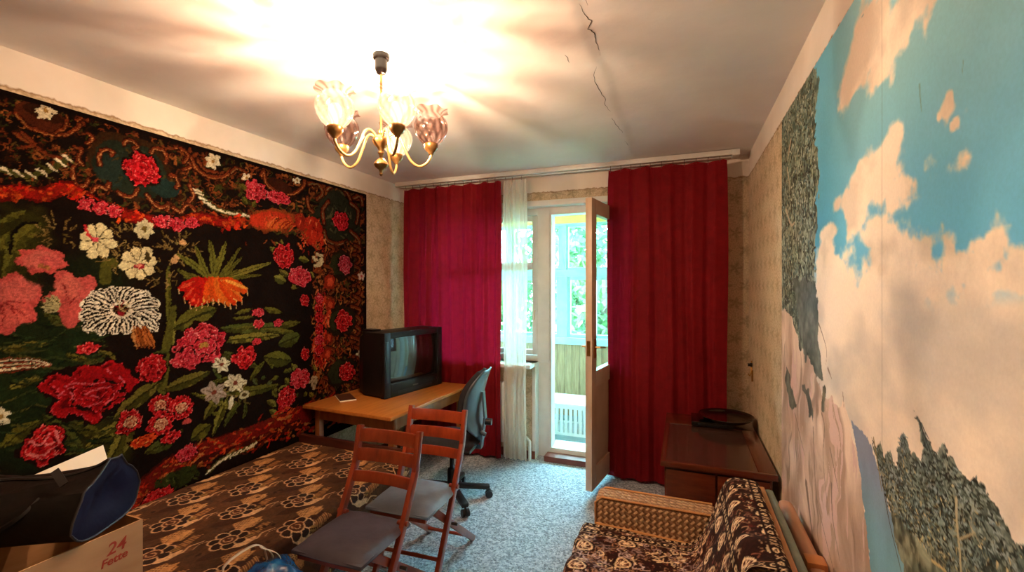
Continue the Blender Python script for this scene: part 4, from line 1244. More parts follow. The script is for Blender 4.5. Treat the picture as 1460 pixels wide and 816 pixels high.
M().lathe([(.0, 0), (.034, 0), (.036, -.012), (.033, -.02), (.026, -.022), (.026, -.06), (.0255, -.066), (.018, -.082), (.0, -.086)], 24).build('canopy', 'bakelite', ch, smooth=True)
M().lathe([(.0055, -.08), (.0055, -.33)], 12).build('stem', 'gilt', ch, smooth=True)
M().lathe([(.0, -.325), (.012, -.325), (.014, -.335), (.010, -.345), (.022, -.352), (.034, -.362), (.037, -.374), (.030, -.388), (.016, -.402), (.011, -.414), (.014, -.424), (.009, -.432), (.007, -.444),
           (.014, -.450), (.028, -.464), (.031, -.474), (.024, -.486), (.010, -.496), (.006, -.508), (.008, -.514), (.004, -.522), (.0, -.524)], 24).build('hub', 'gilt', ch, smooth=True)
cz = -.402                                  # bottom of the cups below the ceiling
LITS = (0, 1, 3)
for k in range(5):
    g = R(-129 + 72 * k) + YAW              # arm directions around the stem
    c_, s_ = math.cos(g), math.sin(g)
    rad = .212
    prof = [(.012, -.385), (.03, -.352), (.055, -.338), (.078, -.35), (.098, -.395), (.125, -.448), (.16, -.470), (.192, -.455), (rad, -.425), (rad, cz - .008)]
    pts = smooth_path([np.array([r * c_, r * s_, z]) for r, z in prof], 5)
    am = M().tube(pts, .0058, 9).build('arm', 'cream_enamel', ch, smooth=True)
    cup = M().lathe([(.0, -.012), (.010, -.012), (.013, -.004), (.024, .006), (.030, .016), (.031, .030), (.029, .036), (.0, .034)], 20, (rad * c_, rad * s_, cz)).build('cup', 'gilt', ch, smooth=True)
    # globe with a ruffled rim
    pr = [(.026, .030), (.036, .036), (.052, .052), (.066, .075), (.0735, .100), (.0735, .122), (.066, .142), (.054, .156), (.047, .163), (.050, .168), (.060, .173), (.072, .177), (.077, .180)]
    def ruffle(r, z, a_, i):
        t = max(0.0, (i - 8) / 4.0)
        return r * (1 + .07 * t * math.cos(7 * a_)) , z + .005 * t * math.sin(7 * a_)
    sh = M().lathe(pr, 56, (0, 0, 0), ruffle).build('shade', 'shade_glass', ch, smooth=True)
    sh.location = (rad * c_, rad * s_, cz)
    lit = k in LITS
    M().lathe([(.0, .028), (.011, .03), (.012, .05), (.016, .062), (.024, .078), (.027, .095), (.024, .112), (.014, .123), (.0, .126)], 18, (rad * c_, rad * s_, cz)).build('bulb', 'bulb_lit' if lit else 'bulb_off', ch, smooth=True)
    if lit:
        ld = bpy.data.lights.new('bulb_light', 'POINT')
        ld.energy = BULB_W; ld.color = (1.0, .79, .53); ld.shadow_soft_size = .005
        lo = bpy.data.objects.new('bulb_light', ld); COL.objects.link(lo)
        lo.parent = ch; lo.location = (rad * c_, rad * s_, cz + .096)

# ================================================================== bed, bedspread and what lies on it
pmat('dark_wood', '#4a1f14', '#33140d', 6, stretch=(1, 1, 8), rough=.35, coat=.3)
pmat('mattress', '#8d7a60', '#7a694f', 8, rough=.9)
bed = thing('bed', 'low bed with dark wooden end boards along the rug wall', 'bed', (-2.14, 1.5, 0))
BX0, BX1, BY_0, BY_1, BZ = -2.60, -1.665, .42, 2.475, .405
M().box(BX0 + .02, BX1 - .03, BY_0 + .03, BY_1 - .02, .10, .24).build('base', 'dark_wood', bed, world=True, bev=.006)
M().box(BX0 + .01, BX1 - .015, BY_0 + .03, BY_1 - .02, .24, BZ - .008).build('mattress', 'mattress', bed, world=True, bev=.03)
M().box(BX0, BX1 + .0, BY_1 - .018, BY_1 + .02, .06, .475).build('end_board', 'dark_wood', bed, world=True, bev=.008)
M().box(BX0, BX1 + .0, BY_0 - .02, BY_0 + .025, .06, .60).build('end_board', 'dark_wood', bed, world=True, bev=.008)
for x in (BX0 + .06, BX1 - .08):
    for y in (BY_0 + .05, BY_1 - .07):
        M().box(x - .025, x + .025, y - .025, y + .025, 0, .10).build('leg', 'dark_wood', bed, world=True, bev=.004)
paint_mat('bedspread_cloth', .8, .35, 260, .22, .25)
def make_bedspread():
    top = BX1 - BX0 + .012
    a = np.arange(0, top + .30, .0042)              # from the wall across the bed and down its side
    b = np.arange(BY_0 + .03, BY_1 - .02, .0042)
    C = Canvas(a, b, '#4c2f1a')
    n = fbm(C.A, C.B, .09, 4, 3)
    C.c *= (.75 + .5 * n)[..., None]
    CR, TAN, DK = '#cfa173', '#b88450', '#241009'
    rg = random.Random(4)
    for i in range(-1, 9):
        for j in range(-1, 8):
            x = .135 + .1935 * i
            y = .615 + .3855 * j - (.19 if i % 2 else 0) + .2
            f = -1 if i % 2 else 1
            # dark leaf grounds
            C.lens((x - .07, y - .02), (x + .06, y + .17), .11, '#35190d', None, None)
            C.lens((x + .02, y - .16), (x + .10, y + .02), .07, '#3d2010', None, None)
            C.blob((x + .075, y + .08), .055, .03, '#5e3a20', rough=.3, seed=i + j)
            # lace fan: hatched patch
            cx, cy = x - .045, y + .125
            pts = [(cx - .055, cy - .03), (cx - .03, cy + .05), (cx + .035, cy + .055), (cx + .05, cy - .01), (cx + .0, cy - .055)]
            q = C.poly(pts, '#6f4526')
            if q:
                sl, ins = q; A_, B_ = C.A[sl], C.B[sl]
                h = (np.abs(((A_ + B_ * .5) / .013) % 1 - .5) < .2) | (np.abs(((B_ - A_ * .3) / .015) % 1 - .5) < .16)
                C.put(sl, (ins & h).astype(float), '#b98a56')
                C.stroke(pts + [pts[0]], .004, '#a8753f', smooth=False)
            pts = [(x + .03, y + .06), (x + .015, y + .16), (x + .05, y + .19), (x + .072, y + .09)]
            q = C.poly(pts, '#643c20')
            if q:
                sl, ins = q; A_, B_ = C.A[sl], C.B[sl]
                C.put(sl, (ins & (np.abs((B_ / .011) % 1 - .5) < .2)).astype(float), '#a87844')
                C.stroke(pts + [pts[0]], .0035, '#2a130a', smooth=False)
            # plain tan swooshes
            C.lens((x - .01, y + .05), (x - .035, y + .2), .034, TAN, None, None, pw=.6, bend=.01)
            C.lens((x + .05, y - .05), (x + .085, y + .07), .04, CR, None, None, pw=.55, bend=-.014)
            C.stroke([(x + .085, y + .02), (x + .10, y + .06), (x + .085, y + .10), (x + .105, y + .15)], .012, CR, .005)
            C.stroke([(x - .06, y - .03), (x - .085, y - .07), (x - .07, y - .11)], .003, CR)
            # outlined rose
            for k in range(7):
                g = 6.283 * k / 7 + .3
                px_, py_ = x + .046 * math.cos(g), y + .054 * math.sin(g)
                C.blob((px_, py_), .031, .031, CR, rot=g, n=2, amp=.06)
                C.blob((px_, py_), .025, .025, DK, rot=g, n=2, amp=.06)
            C.blob((x, y), .036, .040, CR); C.blob((x, y), .030, .034, '#4a2514')
            C.stroke([(x - .02, y - .01), (x, y - .018), (x + .016, y), (x + .002, y + .016), (x - .012, y + .006)], .0045, CR)
            C.lens((x + .045, y + .04), (x + .06, y + .085), .028, '#8d6a38', '#3a200f')
            for k in range(4):
                u, v = x + rg.uniform(-.1, .1), y + rg.uniform(-.19, .19)
                C.blob((u, v), .009, .014, '#2a130a', rot=rg.uniform(0, 3), rough=.3, seed=k)
    C.c *= (.86 + .28 * vnoise(C.A, C.B, .008, 9))[..., None]
    # drape: flat top with soft swells, rounded edge, hanging side with folds
    s = C.A; rr = .03
    X = np.where(s < top - rr, BX0 + s, 0.0); Z_ = np.full(s.shape, BZ)
    q = s - (top - rr); arc = rr * math.pi / 2
    th = np.clip(q / rr, 0, math.pi / 2)
    X = np.where(q > 0, BX0 + top - rr + rr * np.sin(th), X); Z_ = np.where(q > 0, BZ - rr + rr * np.cos(th), Z_)
    hang = np.clip(q - arc, 0, None)
    Z_ = Z_ - hang
    X = X + (.01 + .012 * np.sin(C.B * 17 + np.sin(C.B * 6))) * sstep(0, .2, hang) * (q > arc)
    Z_ = Z_ + np.where(q < 0, .010 * (fbm(s, C.B, .22, 3, 5) - .35) + .003 * fbm(s, C.B, .05, 2, 8), 0) + .012
    o = grid_obj('bedspread', np.stack([X, C.B, Z_], -1), 'bedspread_cloth', C.c, None, .004)
    tag(o, 'brown bedspread with outlined cream roses spread over the bed', 'bedspread')
make_bedspread()

# cardboard box
pmat('cardboard', '#b58a5c', '#a37648', 5, stretch=(1, 1, 6), rough=.85)
pmat('cardboard_pale', '#b8936e', '#a9825e', 4, stretch=(1, 1, 5), rough=.85)
pmat('print_red', '#a83a28', '#8f2f22', 60, rough=.8)
bz = BZ + .022
bxo = thing('cardboard_box', 'open cardboard box with red lettering standing on the bedspread', 'box', (-1.99, .74, bz))
bw_, bd_, bh_ = .22, .255, .305
M().box(-bw_, bw_, -bd_, bd_, 0, .006).build('bottom', 'cardboard', bxo)
M().box(bw_ - .005, bw_, -bd_, bd_, .0, bh_).build('side', 'cardboard_pale', bxo)
M().box(-bw_, -bw_ + .005, -bd_, bd_, .0, bh_).build('side', 'cardboard', bxo)
M().box(-bw_ + .005, bw_ - .005, -bd_, -bd_ + .005, .0, bh_).build('side', 'cardboard', bxo)
M().box(-bw_ + .005, bw_ - .005, bd_ - .005, bd_, .0, bh_).build('side', 'cardboard', bxo)
M().obox((-bw_ - .045, 0, bh_ - .03), (.11, 2 * bd_ - .01, .004), (0, R(-32), 0)).build('flap', 'cardboard', bxo)
M().obox((0, -bd_ - .05, bh_ - .03), (2 * bw_ - .02, .13, .004), (R(28), 0, 0)).build('flap', 'cardboard', bxo)
def text_mesh(txt, size, mat, parent, loc, rot, name='lettering', shear=.25):
    cu = bpy.data.curves.new('t', 'FONT'); cu.body = txt; cu.size = size; cu.align_x = 'CENTER'; cu.align_y = 'CENTER'; cu.shear = shear; cu.extrude = .0004; cu.offset = .0006
    t = bpy.data.objects.new('t', cu); COL.objects.link(t)
    bpy.context.view_layer.update()
    me = bpy.data.meshes.new_from_object(t.evaluated_get(bpy.context.evaluated_depsgraph_get()))
    bpy.data.objects.remove(t)
    me.materials.clear(); me.materials.append(MATS[mat])
    o = bpy.data.objects.new(name, me); COL.objects.link(o); o.parent = parent; o.location = loc; o.rotation_euler = rot
    return o
text_mesh('24', .055, 'print_red', bxo, (bw_ + .0006, .175, .250), (R(90), R(-3), R(90)))
text_mesh('Fette', .036, 'print_red', bxo, (bw_ + .0006, .170, .212), (R(90), R(-3), R(90)))

# duffel bag
pmat('bag_dark', '#0c0907', '#150f0a', 6, rough=.6, spec=.2, bmp=.3, bscale=30, bdist=.006)
pmat('bag_navy', '#090b20', '#0f112c', 6, rough=.7, spec=.15, bmp=.25, bscale=40, bdist=.004)
pmat('bag_piping', '#1c1a1c', '#2a2624', 8, rough=.5)
bag = thing('travel_bag', 'black and navy travel bag slumped on the cardboard box', 'bag', (-2.10, .76, bz + bh_ + .003), math.atan2(.48, .875))
def bag_ring(t, grow=1.0):
    """cross-section at t along the bag: sagging rounded trapezoid"""
    out = []
    hgt = (.180 - .012 * t + .008 * math.sin(t * 9)) * grow; wid = (.155 + .01 * math.sin(t * 5)) * grow
    for k in range(28):
        g = 2 * math.pi * k / 28
        c_, s_ = math.cos(g), math.sin(g)
        y = wid * math.copysign(abs(c_) ** .62, c_) * (1 - .34 * max(0, s_))
        z = hgt / 2 + hgt / 2 * math.copysign(abs(s_) ** .66, s_)
        y += .010 * math.sin(t * 14 + k) * (1 if s_ > -.3 else 0); z += .007 * math.sin(t * 11 + 2 * k) * max(0, s_)
        z += .055 * (t ** 9) * max(0, s_) * (1 if c_ > 0 else .25)
        out.append((y, max(z, 0)))
    return out
N = 20
bm_ = M(); Lb = .325
rings = [[(-Lb + 2 * Lb * i / N, y, z) for y, z in bag_ring(i / N)] for i in range(N + 1)]
vs_ = [p for r_ in rings for p in r_]
fs_ = [(i * 28 + k, i * 28 + (k + 1) % 28, (i + 1) * 28 + (k + 1) % 28, (i + 1) * 28 + k) for i in range(N) for k in range(28)]
bm_.add(vs_, fs_); bm_.build('body', 'bag_dark', bag, smooth=True)
for sgn in (1, -1):
    e = M(); base = rings[-1] if sgn > 0 else rings[0]
    vv, ff = [], []
    cen = np.mean(np.array(base), 0)
    for q, (sc, dx) in enumerate(((1, 0), (.72, .004), (.42, -.012), (.12, -.02))):
        for p in base:
            vv.append((p[0] + sgn * dx, cen[1] + (p[1] - cen[1]) * sc, cen[2] + (p[2] - cen[2]) * sc))
    for q in range(3):
        ff += [(q * 28 + k, q * 28 + (k + 1) % 28, (q + 1) * 28 + (k + 1) % 28, (q + 1) * 28 + k) for k in range(28)]
    ff.append(tuple(3 * 28 + k for k in range(28)))
    e.add(vv, ff); tag(e.build('end_panel', 'bag_navy', bag, smooth=True), 'navy end panel')
    pi = M(); pi.tube([p for p in base] + [base[0]], .0038, 6, cap=False); pi.build('piping', 'bag_piping', bag, smooth=True)
zp = M(); zp.tube([(-Lb + 2 * Lb * i / N, rings[i][7][1], rings[i][7][2] + .002) for i in range(N + 1)], .006, 6); zp.build('zip', 'bag_piping', bag, smooth=True)
sd = M(); sd.bar((.22, -.07, .225), (.27, -.10, .19), .022, .004); sd.build('strap', 'bag_piping', bag)
stp = M(); stp.tube(smooth_path([np.array(q) for q in ((-.2, -.11, .14), (-.17, -.16, .1), (-.05, -.17, .06), (.08, -.17, .06), (.18, -.155, .11), (.2, -.1, .15))], 6), .009, 6); stp.build('handle', 'bag_dark', bag, smooth=True)

# sheet of white paper standing behind the bag
pmat('paper_white', '#f0ead8', '#e8e0cc', 5, rough=.8)
d0 = Vector((-2.46, 1.02, .86))
pa = M(); pa.add([(-2.42, .99, bz + .006), (-2.45, 1.31, bz + .006), (-2.585, 1.285, .79), (-2.57, 1.02, .745)], [(0, 1, 2, 3)])
po = pa.build('paper_sheet', 'paper_white'); md = po.modifiers.new('thickness', 'SOLIDIFY'); md.thickness = .002
tag(po, 'stiff white paper sheet propped against the rug behind the bag', 'paper')

# ================================================================== table, television, booklet
def wood(name, c1, c2, c3, rough=.35, coat=.3, axis=(1, 14, 14)):
    m, nt, b = new_mat(name); MATS[name] = m
    co = objco(nt, axis)
    n = noise(nt, 2.2, 6, co, .65)
    c = ramp(nt, n.outputs[0], [(.25, lin(c1)), (.5, lin(c2)), (.75, lin(c3))])
    nt.links.new(c, b.inputs['Base Color'])
    b.inputs['Roughness'].default_value = rough; b.inputs['Coat Weight'].default_value = coat; b.inputs['Coat Roughness'].default_value = .2
    bump(nt, n.outputs[0], .12, .002, b)
wood('table_wood', '#8d4f1e', '#b06a2c', '#c27d38', axis=(12, 1, 12))
wood('table_leg_wood', '#6b3716', '#8a4c20', '#9c5c2a', axis=(10, 10, 1))
wood('chair_wood', '#64200f', '#8c3317', '#a24420', .28, .5, axis=(8, 8, 2))
TZ = .675
tb = thing('table', 'orange brown wooden table carrying the television', 'table', (-2.185, 3.03, 0), R(-2.5))
TX0, TX1, TY0, TY1 = -.40, .40, -.545, .545
M().box(TX0, TX1, TY0, TY1, TZ - .024, TZ).build('top', 'table_wood', tb, bev=.004)
for s_ in (1, -1):
    M().box(TX0 + .05, TX1 - .03, s_ * .46 - .011, s_ * .46 + .011, TZ - .115, TZ - .024).build('apron', 'table_leg_wood', tb, bev=.002)
for x in (TX0 + .06, TX1 - .05):
    M().box(x - .011, x + .011, -.449, .449, TZ - .115, TZ - .024).build('apron', 'table_leg_wood', tb, bev=.002)
for x in (TX0 + .07, TX1 - .055):
    for y in (-.455, .455):
        M().box(x - .022, x + .022, y - .022, y + .022, 0, TZ - .025).build('leg', 'table_leg_wood', tb, bev=.004)
pmat('tv_plastic', '#0e0b0a', '#15110f', 14, spec=.3, rough=.45, bmp=.1, bscale=300)
pmat('tv_dark', '#0c0a0a', rough=.35)
def screen_mat():
    m, nt, b = new_mat('tv_screen'); MATS['tv_screen'] = m
    b.inputs['Base Color'].default_value = lin('#1c1613'); b.inputs['Roughness'].default_value = .06; b.inputs['Coat Weight'].default_value = .6; b.inputs['Coat Roughness'].default_value = .03
screen_mat()
TVA = math.atan2(3.50 - 2.85, -2.03 + 2.15) - R(90)      # front normal turned slightly to the camera
tv = thing('television', 'large black tube television on the wooden table', 'television', (-2.09, 3.175, TZ), TVA)
w2, hh = .335, .51
bd = M()                                     # front housing
bd.box(-.24, -.03, -w2, w2, .012, hh)
bd.build('housing', 'tv_plastic', tv, bev=.012)
sec = []
for x, sy, z0, z1 in ((-.235, .97, .014, hh - .012), (-.33, .86, .02, hh - .05), (-.43, .62, .03, hh - .16), (-.455, .55, .04, hh - .19)):
    sec.append([(x, -w2 * sy, z0), (x, w2 * sy, z0), (x, w2 * sy, z1), (x, -w2 * sy, z1)])
bk = M(); bk.add([p for q in sec for p in q], [(i * 4 + k, i * 4 + (k + 1) % 4, i * 4 + 4 + (k + 1) % 4, i * 4 + 4 + k) for i in range(3) for k in range(4)] + [(3, 2, 1, 0), (12, 13, 14, 15)])
bk.build('back_housing', 'tv_plastic', tv, bev=.008)
bz_ = M(); sy, s0, s1 = .272, .105, .462      # bezel around the screen
bz_.box(-.035, .012, -w2, -sy, .0, hh); bz_.box(-.035, .012, sy, w2, .0, hh); bz_.box(-.035, .012, -sy, sy, s1, hh); bz_.box(-.035, .012, -sy, sy, .0, s0)
bz_.build('bezel', 'tv_plastic', tv, bev=.006)
ny, nz = 24, 18
yy, zz = np.meshgrid(np.linspace(-sy, sy, ny), np.linspace(s0, s1, nz))
cx_ = -.004 - .022 * ((yy / sy) ** 2 + ((zz - (s0 + s1) / 2) / (s1 - s0) * 2) ** 2) * .5
grid_obj('screen', np.stack([cx_, yy, zz], -1), 'tv_screen', None, tv)
M().box(.010, .015, -.03, .03, .052, .062).build('badge', 'hook_metal', tv, bev=.001)
M().box(.010, .014, -.2, .2, .018, .04).build('control_flap', 'tv_dark', tv, bev=.001)
for k in range(4):
    M().box(.011, .017, .19 + k * .03, .205 + k * .03, .052, .064).build('button', 'tv_dark', tv, bev=.001)
for s_ in (1, -1):
    g = M(); g.box(.006, .014, s_ * .308 - .016, s_ * .308 + .016, .12, .44); g.build('speaker_grille', 'tv_dark', tv, bev=.002)
M().box(-.3, -.18, -.29, -.2, hh - .006, hh + .014).build('adapter', 'tv_dark', tv, bev=.003)
pmat('booklet_print', '#3a1f16', '#54301f', 25, rough=.4)
bk_ = thing('booklet', 'dark open booklet with pale edges on the table', 'booklet', (-2.46, 2.78, TZ), R(52))
M().box(-.06, .06, -.115, .115, .0005, .006).build('pages', 'paper_white', bk_, bev=.001)
M().box(-.058, .058, -.10, .112, .006, .0075).build('cover', 'booklet_print', bk_)

# ================================================================== folding chairs
pmat('seat_cloth', '#4b4450', '#3a3440', 9, rough=.6, bmp=.25, bscale=50, bdist=.004)
pmat('seat_cloth_grey', '#77808c', '#666e7c', 9, rough=.6, bmp=.25, bscale=50, bdist=.004)
def folding_chair(label, loc, rz, cloth):
    c = thing('folding_chair', label, 'chair', loc, rz, 'folding wooden chairs')
    hw = .172
    for s_ in (1, -1):
        pp_ = [Vector((s_ * hw, .165, .842)), Vector((s_ * hw, .125, .66)), Vector((s_ * hw, .015, .44)), Vector((s_ * hw, -.235, .0))]
        post = M()
        for i in range(3):
            post.bar(pp_[i] + (pp_[i] - pp_[i + 1]).normalized() * (.0 if i == 0 else .008), pp_[i + 1], .024, .036)
        post.build('back_post', 'chair_wood', c, bev=.004)
        lg = M().bar((s_ * (hw - .027), -.20, .445), (s_ * (hw - .027), .355, .0), .02, .036)
        lg.build('leg', 'chair_wood', c, bev=.004)
        M().tube([(s_ * (hw - .04), .026, .262), (s_ * (hw + .018), .026, .262)], .008, 10).build('bolt', 'hook_metal', c, smooth=True)
        M().tube([(s_ * (hw - .03), .028, .465), (s_ * (hw + .022), .028, .465)], .012, 12).build('pivot', 'chair_wood', c, smooth=True)
    for z, hgt in ((.795, .062), (.705, .058), (.61, .05)):
        t = (z - .66) / (.842 - .66)
        yy_ = .125 + .04 * t if z > .66 else .125 - .11 * (.66 - z) / .22
        sl = M()
        n = 8
        V = []
        for i in range(n + 1):
            x = -hw + .008 + (2 * hw - .016) * i / n
            bow = .016 * (1 - (2 * i / n - 1) ** 2)
            for dz in (-hgt / 2, hgt / 2):
                for dy in (-.007, .007):
                    V.append((x, yy_ + bow + dy + dz * .22, z + dz))
        F_ = []
        for i in range(n):
            a = i * 4; b_ = a + 4
            F_ += [(a, a + 1, b_ + 1, b_), (a + 2, b_ + 2, b_ + 3, a + 3), (a, b_, b_ + 2, a + 2), (a + 1, a + 3, b_ + 3, b_ + 1)]
        F_ += [(0, 2, 3, 1), (n * 4, n * 4 + 1, n * 4 + 3, n * 4 + 2)]
        sl.add(V, F_); sl.build('slat', 'chair_wood', c, bev=.003)
    for (y0, z0), w_ in (((.30, .045), hw - .02), ((-.145, .165), hw - .005)):
        M().tube([(-w_, y0, z0), (w_, y0, z0)], .010, 10).build('rung', 'chair_wood', c, smooth=True)
    M().box(-hw + .016, hw - .016, -.265, -.245, .405, .435).build('seat_rail', 'chair_wood', c, bev=.003)
    M().box(-hw + .04, hw - .04, .06, .08, .415, .44).build('seat_rail', 'chair_wood', c, bev=.003)
    # padded seat: cloth pulled over a board, puffed in the middle
    n = 22
    s1_ = np.linspace(-1, 1, n)
    U, V_ = np.meshgrid(s1_, s1_)
    ed = np.clip(1 - np.abs(U) ** 4, 0, 1) * np.clip(1 - np.abs(V_) ** 4, 0, 1)
    Xs = U * (hw + .012) * (1 - .06 * V_ ** 2); Ys = -.10 + V_ * .185 * (1 - .05 * U ** 2)
    Zs = .438 + .034 * ed ** .5 + .012 * (fbm(Xs, Ys, .07, 3, int(loc[1] * 10)) - .5) * ed
    grid_obj('seat', np.stack([Xs, Ys, Zs], -1), cloth, None, c)
    sk = M(); sk.box(-hw - .006, hw + .006, -.278, .078, .428, .447); sk.build('seat_board', cloth, c, bev=.008)
    return c
folding_chair('red brown folding chair with dark padded seat pushed up to the bed', (-1.362, 1.69, 0), R(1.5), 'seat_cloth')
folding_chair('red brown folding chair with grey seat between the other folding chair and table', (-1.325, 2.105, 0), R(3), 'seat_cloth_grey')

# ================================================================== office chair
pmat('office_shell', '#3d4a52', '#48565f', 8, rough=.35, coat=.2)
pmat('office_cloth', '#16161a', '#202026', 30, rough=.9, bmp=.3)
pmat('office_black', '#111113', '#18181b', 8, rough=.4)
oc = thing('office_chair', 'black swivel office chair with grey plastic back at the table', 'chair', (-1.565, 2.86, 0), R(8))
for k in range(5):
    g = R(22 + 72 * k)
    c_, s_ = math.cos(g), math.sin(g)
    arm = M().bar((.02 * c_, .02 * s_, .105), (.275 * c_, .275 * s_, .075), .05, .03, side=(-s_, c_, 0)).build('base_arm', 'office_black', oc, bev=.008)
    cs_ = M()
    for d in (-.016, .016):
        p = Vector((.27 * c_ - d * s_, .27 * s_ + d * c_, .026))
        a_ = Vector((-s_, c_, 0)) * .009
        cs_.tube([p - a_, p + a_], .026, 16)
    cs_.tube([(.27 * c_, .27 * s_, .026), (.27 * c_, .27 * s_, .08)], .007, 8)
    cs_.build('caster', 'office_black', oc, smooth=True)
M().lathe([(.0, .09), (.032, .09), (.032, .22), (.027, .23), (.016, .235), (.016, .40), (.0, .40)], 18).build('column', 'office_black', oc, smooth=True)
M().box(-.1, .1, -.07, .07, .385, .415).build('mechanism', 'office_black', oc, bev=.01)
U, V_ = np.meshgrid(np.linspace(-1, 1, 20), np.linspace(-1, 1, 20))
ed = np.clip(1 - np.abs(U) ** 4, 0, 1) * np.clip(1 - np.abs(V_) ** 4, 0, 1)
q = np.sqrt(np.maximum(1 - .5 * U ** 2 * V_ ** 2 * 1.0, 0))
grid_obj('seat', np.stack([U * .215 * q, V_ * .22 * q, .437 + .045 * ed ** .5], -1), 'office_cloth', None, oc)
M().box(-.205, .205, -.205, .205, .412, .442).build('seat_pan', 'office_black', oc, bev=.02)
def back_shell(off, th, wy, z0, z1, name, mat):
    n, m2 = 16, 18
    T, S = np.meshgrid(np.linspace(0, 1, n), np.linspace(-1, 1, m2))
    wz = wy * np.clip(1 - np.abs(2 * T - 1) ** 3.2 * .55, 0, 1)
    Yb = S * wz; Zb = z0 + (z1 - z0) * T
    Xb = .205 + off + .055 * T ** 1.4 - .055 * (Yb / wy) ** 2 - .03 * np.sin(T * math.pi)
    grid_obj(name, np.stack([Xb, Yb, Zb], -1), mat, None, oc, th)
back_shell(.02, .012, .205, .50, .96, 'back_shell', 'office_shell')
back_shell(-.012, .045, .19, .515, .945, 'back_pad', 'office_cloth')
br = M(); br.bar((.05, 0, .395), (.225, 0, .40), .06, .014, side=(0, 1, 0)); br.bar((.222, 0, .393), (.252, 0, .62), .06, .014, side=(0, 1, 0)); br.bar((.252, 0, .61), (.238, 0, .80), .055, .012, side=(0, 1, 0))
br.build('back_bracket', 'office_shell', oc, bev=.004)
kn = M(); kn.tube([(.245, 0, .585), (.30, 0, .585)], .024, 14); kn.build('knob', 'office_black', oc, smooth=True)
kn = M(); kn.tube([(.228, -.03, .52), (.262, -.03, .50)], .016, 12); kn.build('knob', 'office_shell', oc, smooth=True)

# ================================================================== low cabinet and glass plate
wood('cabinet_wood', '#3a140c', '#54200f', '#642a16', .22, .6, axis=(2, 12, 12))
pmat('cabinet_panel', '#4a342c', '#3a2822', 3, rough=.16, coat=.6)
KX0, KX1, KY0, KY1, KZ = -.115, .447, 2.565, 3.56, .595
cab = thing('low_cabinet', 'low dark polished cabinet against the mural wall', 'cabinet', ((KX0 + KX1) / 2, (KY0 + KY1) / 2, 0))
M().box(KX0 + .02, KX1 - .02, KY0 + .03, KY1 - .02, .09, KZ - .03).build('body', 'cabinet_wood', cab, world=True, bev=.004)
tp = M()
fw = .085
tp.box(KX0, KX1, KY0, KY0 + .022, KZ - .03, KZ); tp.box(KX0, KX1, KY1 - .26, KY1, KZ - .03, KZ)
tp.box(KX1 - fw, KX1, KY0 + .022, KY1 - .26, KZ - .03, KZ); tp.box(KX0, KX0 + .03, KY0 + .022, KY1 - .26, KZ - .03, KZ)
tp.build('top_frame', 'cabinet_wood', cab, world=True, bev=.003)
M().box(KX0 + .03, KX1 - fw, KY0 + .022, KY1 - .26, KZ - .028, KZ - .004).build('top_panel', 'cabinet_panel', cab, world=True)
for k in range(2):
    x0 = KX0 + .03 + k * .255
    dr = M().box(x0, x0 + .245, KY0 + .012, KY0 + .03, .11, KZ - .045).build('door', 'cabinet_wood', cab, world=True, bev=.004)
    kb = M().tube([(x0 + (.225 if k == 0 else .02), KY0 + .014, .34), (x0 + (.225 if k == 0 else .02), KY0 - .008, .34)], .010, 12).build('knob', 'brass', cab, smooth=True, world=True)
    kb.parent = dr
for x in (KX0 + .06, KX1 - .06):
    for y in (KY0 + .08, KY1 - .08):
        M().tube([(x, y, .095), (x, y, 0)], lambda s: .022 - .008 * s, 12).build('leg', 'cabinet_wood', cab, world=True, smooth=True)
pmat('black_glass', '#0d0908', '#120d0b', 6, rough=.08, coat=.8)
pmat('black_gloss', '#0a0a0b', rough=.18, coat=.4)
plx, ply = .275, 3.375
slab_ = thing('disc_player', 'thin black player box under the round glass plate', 'player', (.185, 3.385, KZ))
M().box(-.13, .13, -.11, .11, .003, .034).build('case', 'black_gloss', slab_, bev=.004)
M().box(-.09, .09, -.113, -.109, .012, .024).build('tray', 'tv_dark', slab_)
pl = thing('glass_plate', 'round dark glass plate with a raised rim on the cabinet', 'plate', (plx, ply, KZ + .0345))
M().lathe([(.0, .002), (.11, .002), (.135, .006), (.158, .020), (.172, .032), (.175, .034), (.174, .037), (.170, .037), (.156, .026), (.134, .012), (.11, .008), (.0, .008)], 56).build('dish', 'black_glass', pl, smooth=True)
M().lathe([(.118, .0), (.122, .0), (.122, .004), (.118, .004), (.118, .0)], 48).build('foot_ring', 'black_glass', pl, smooth=True)

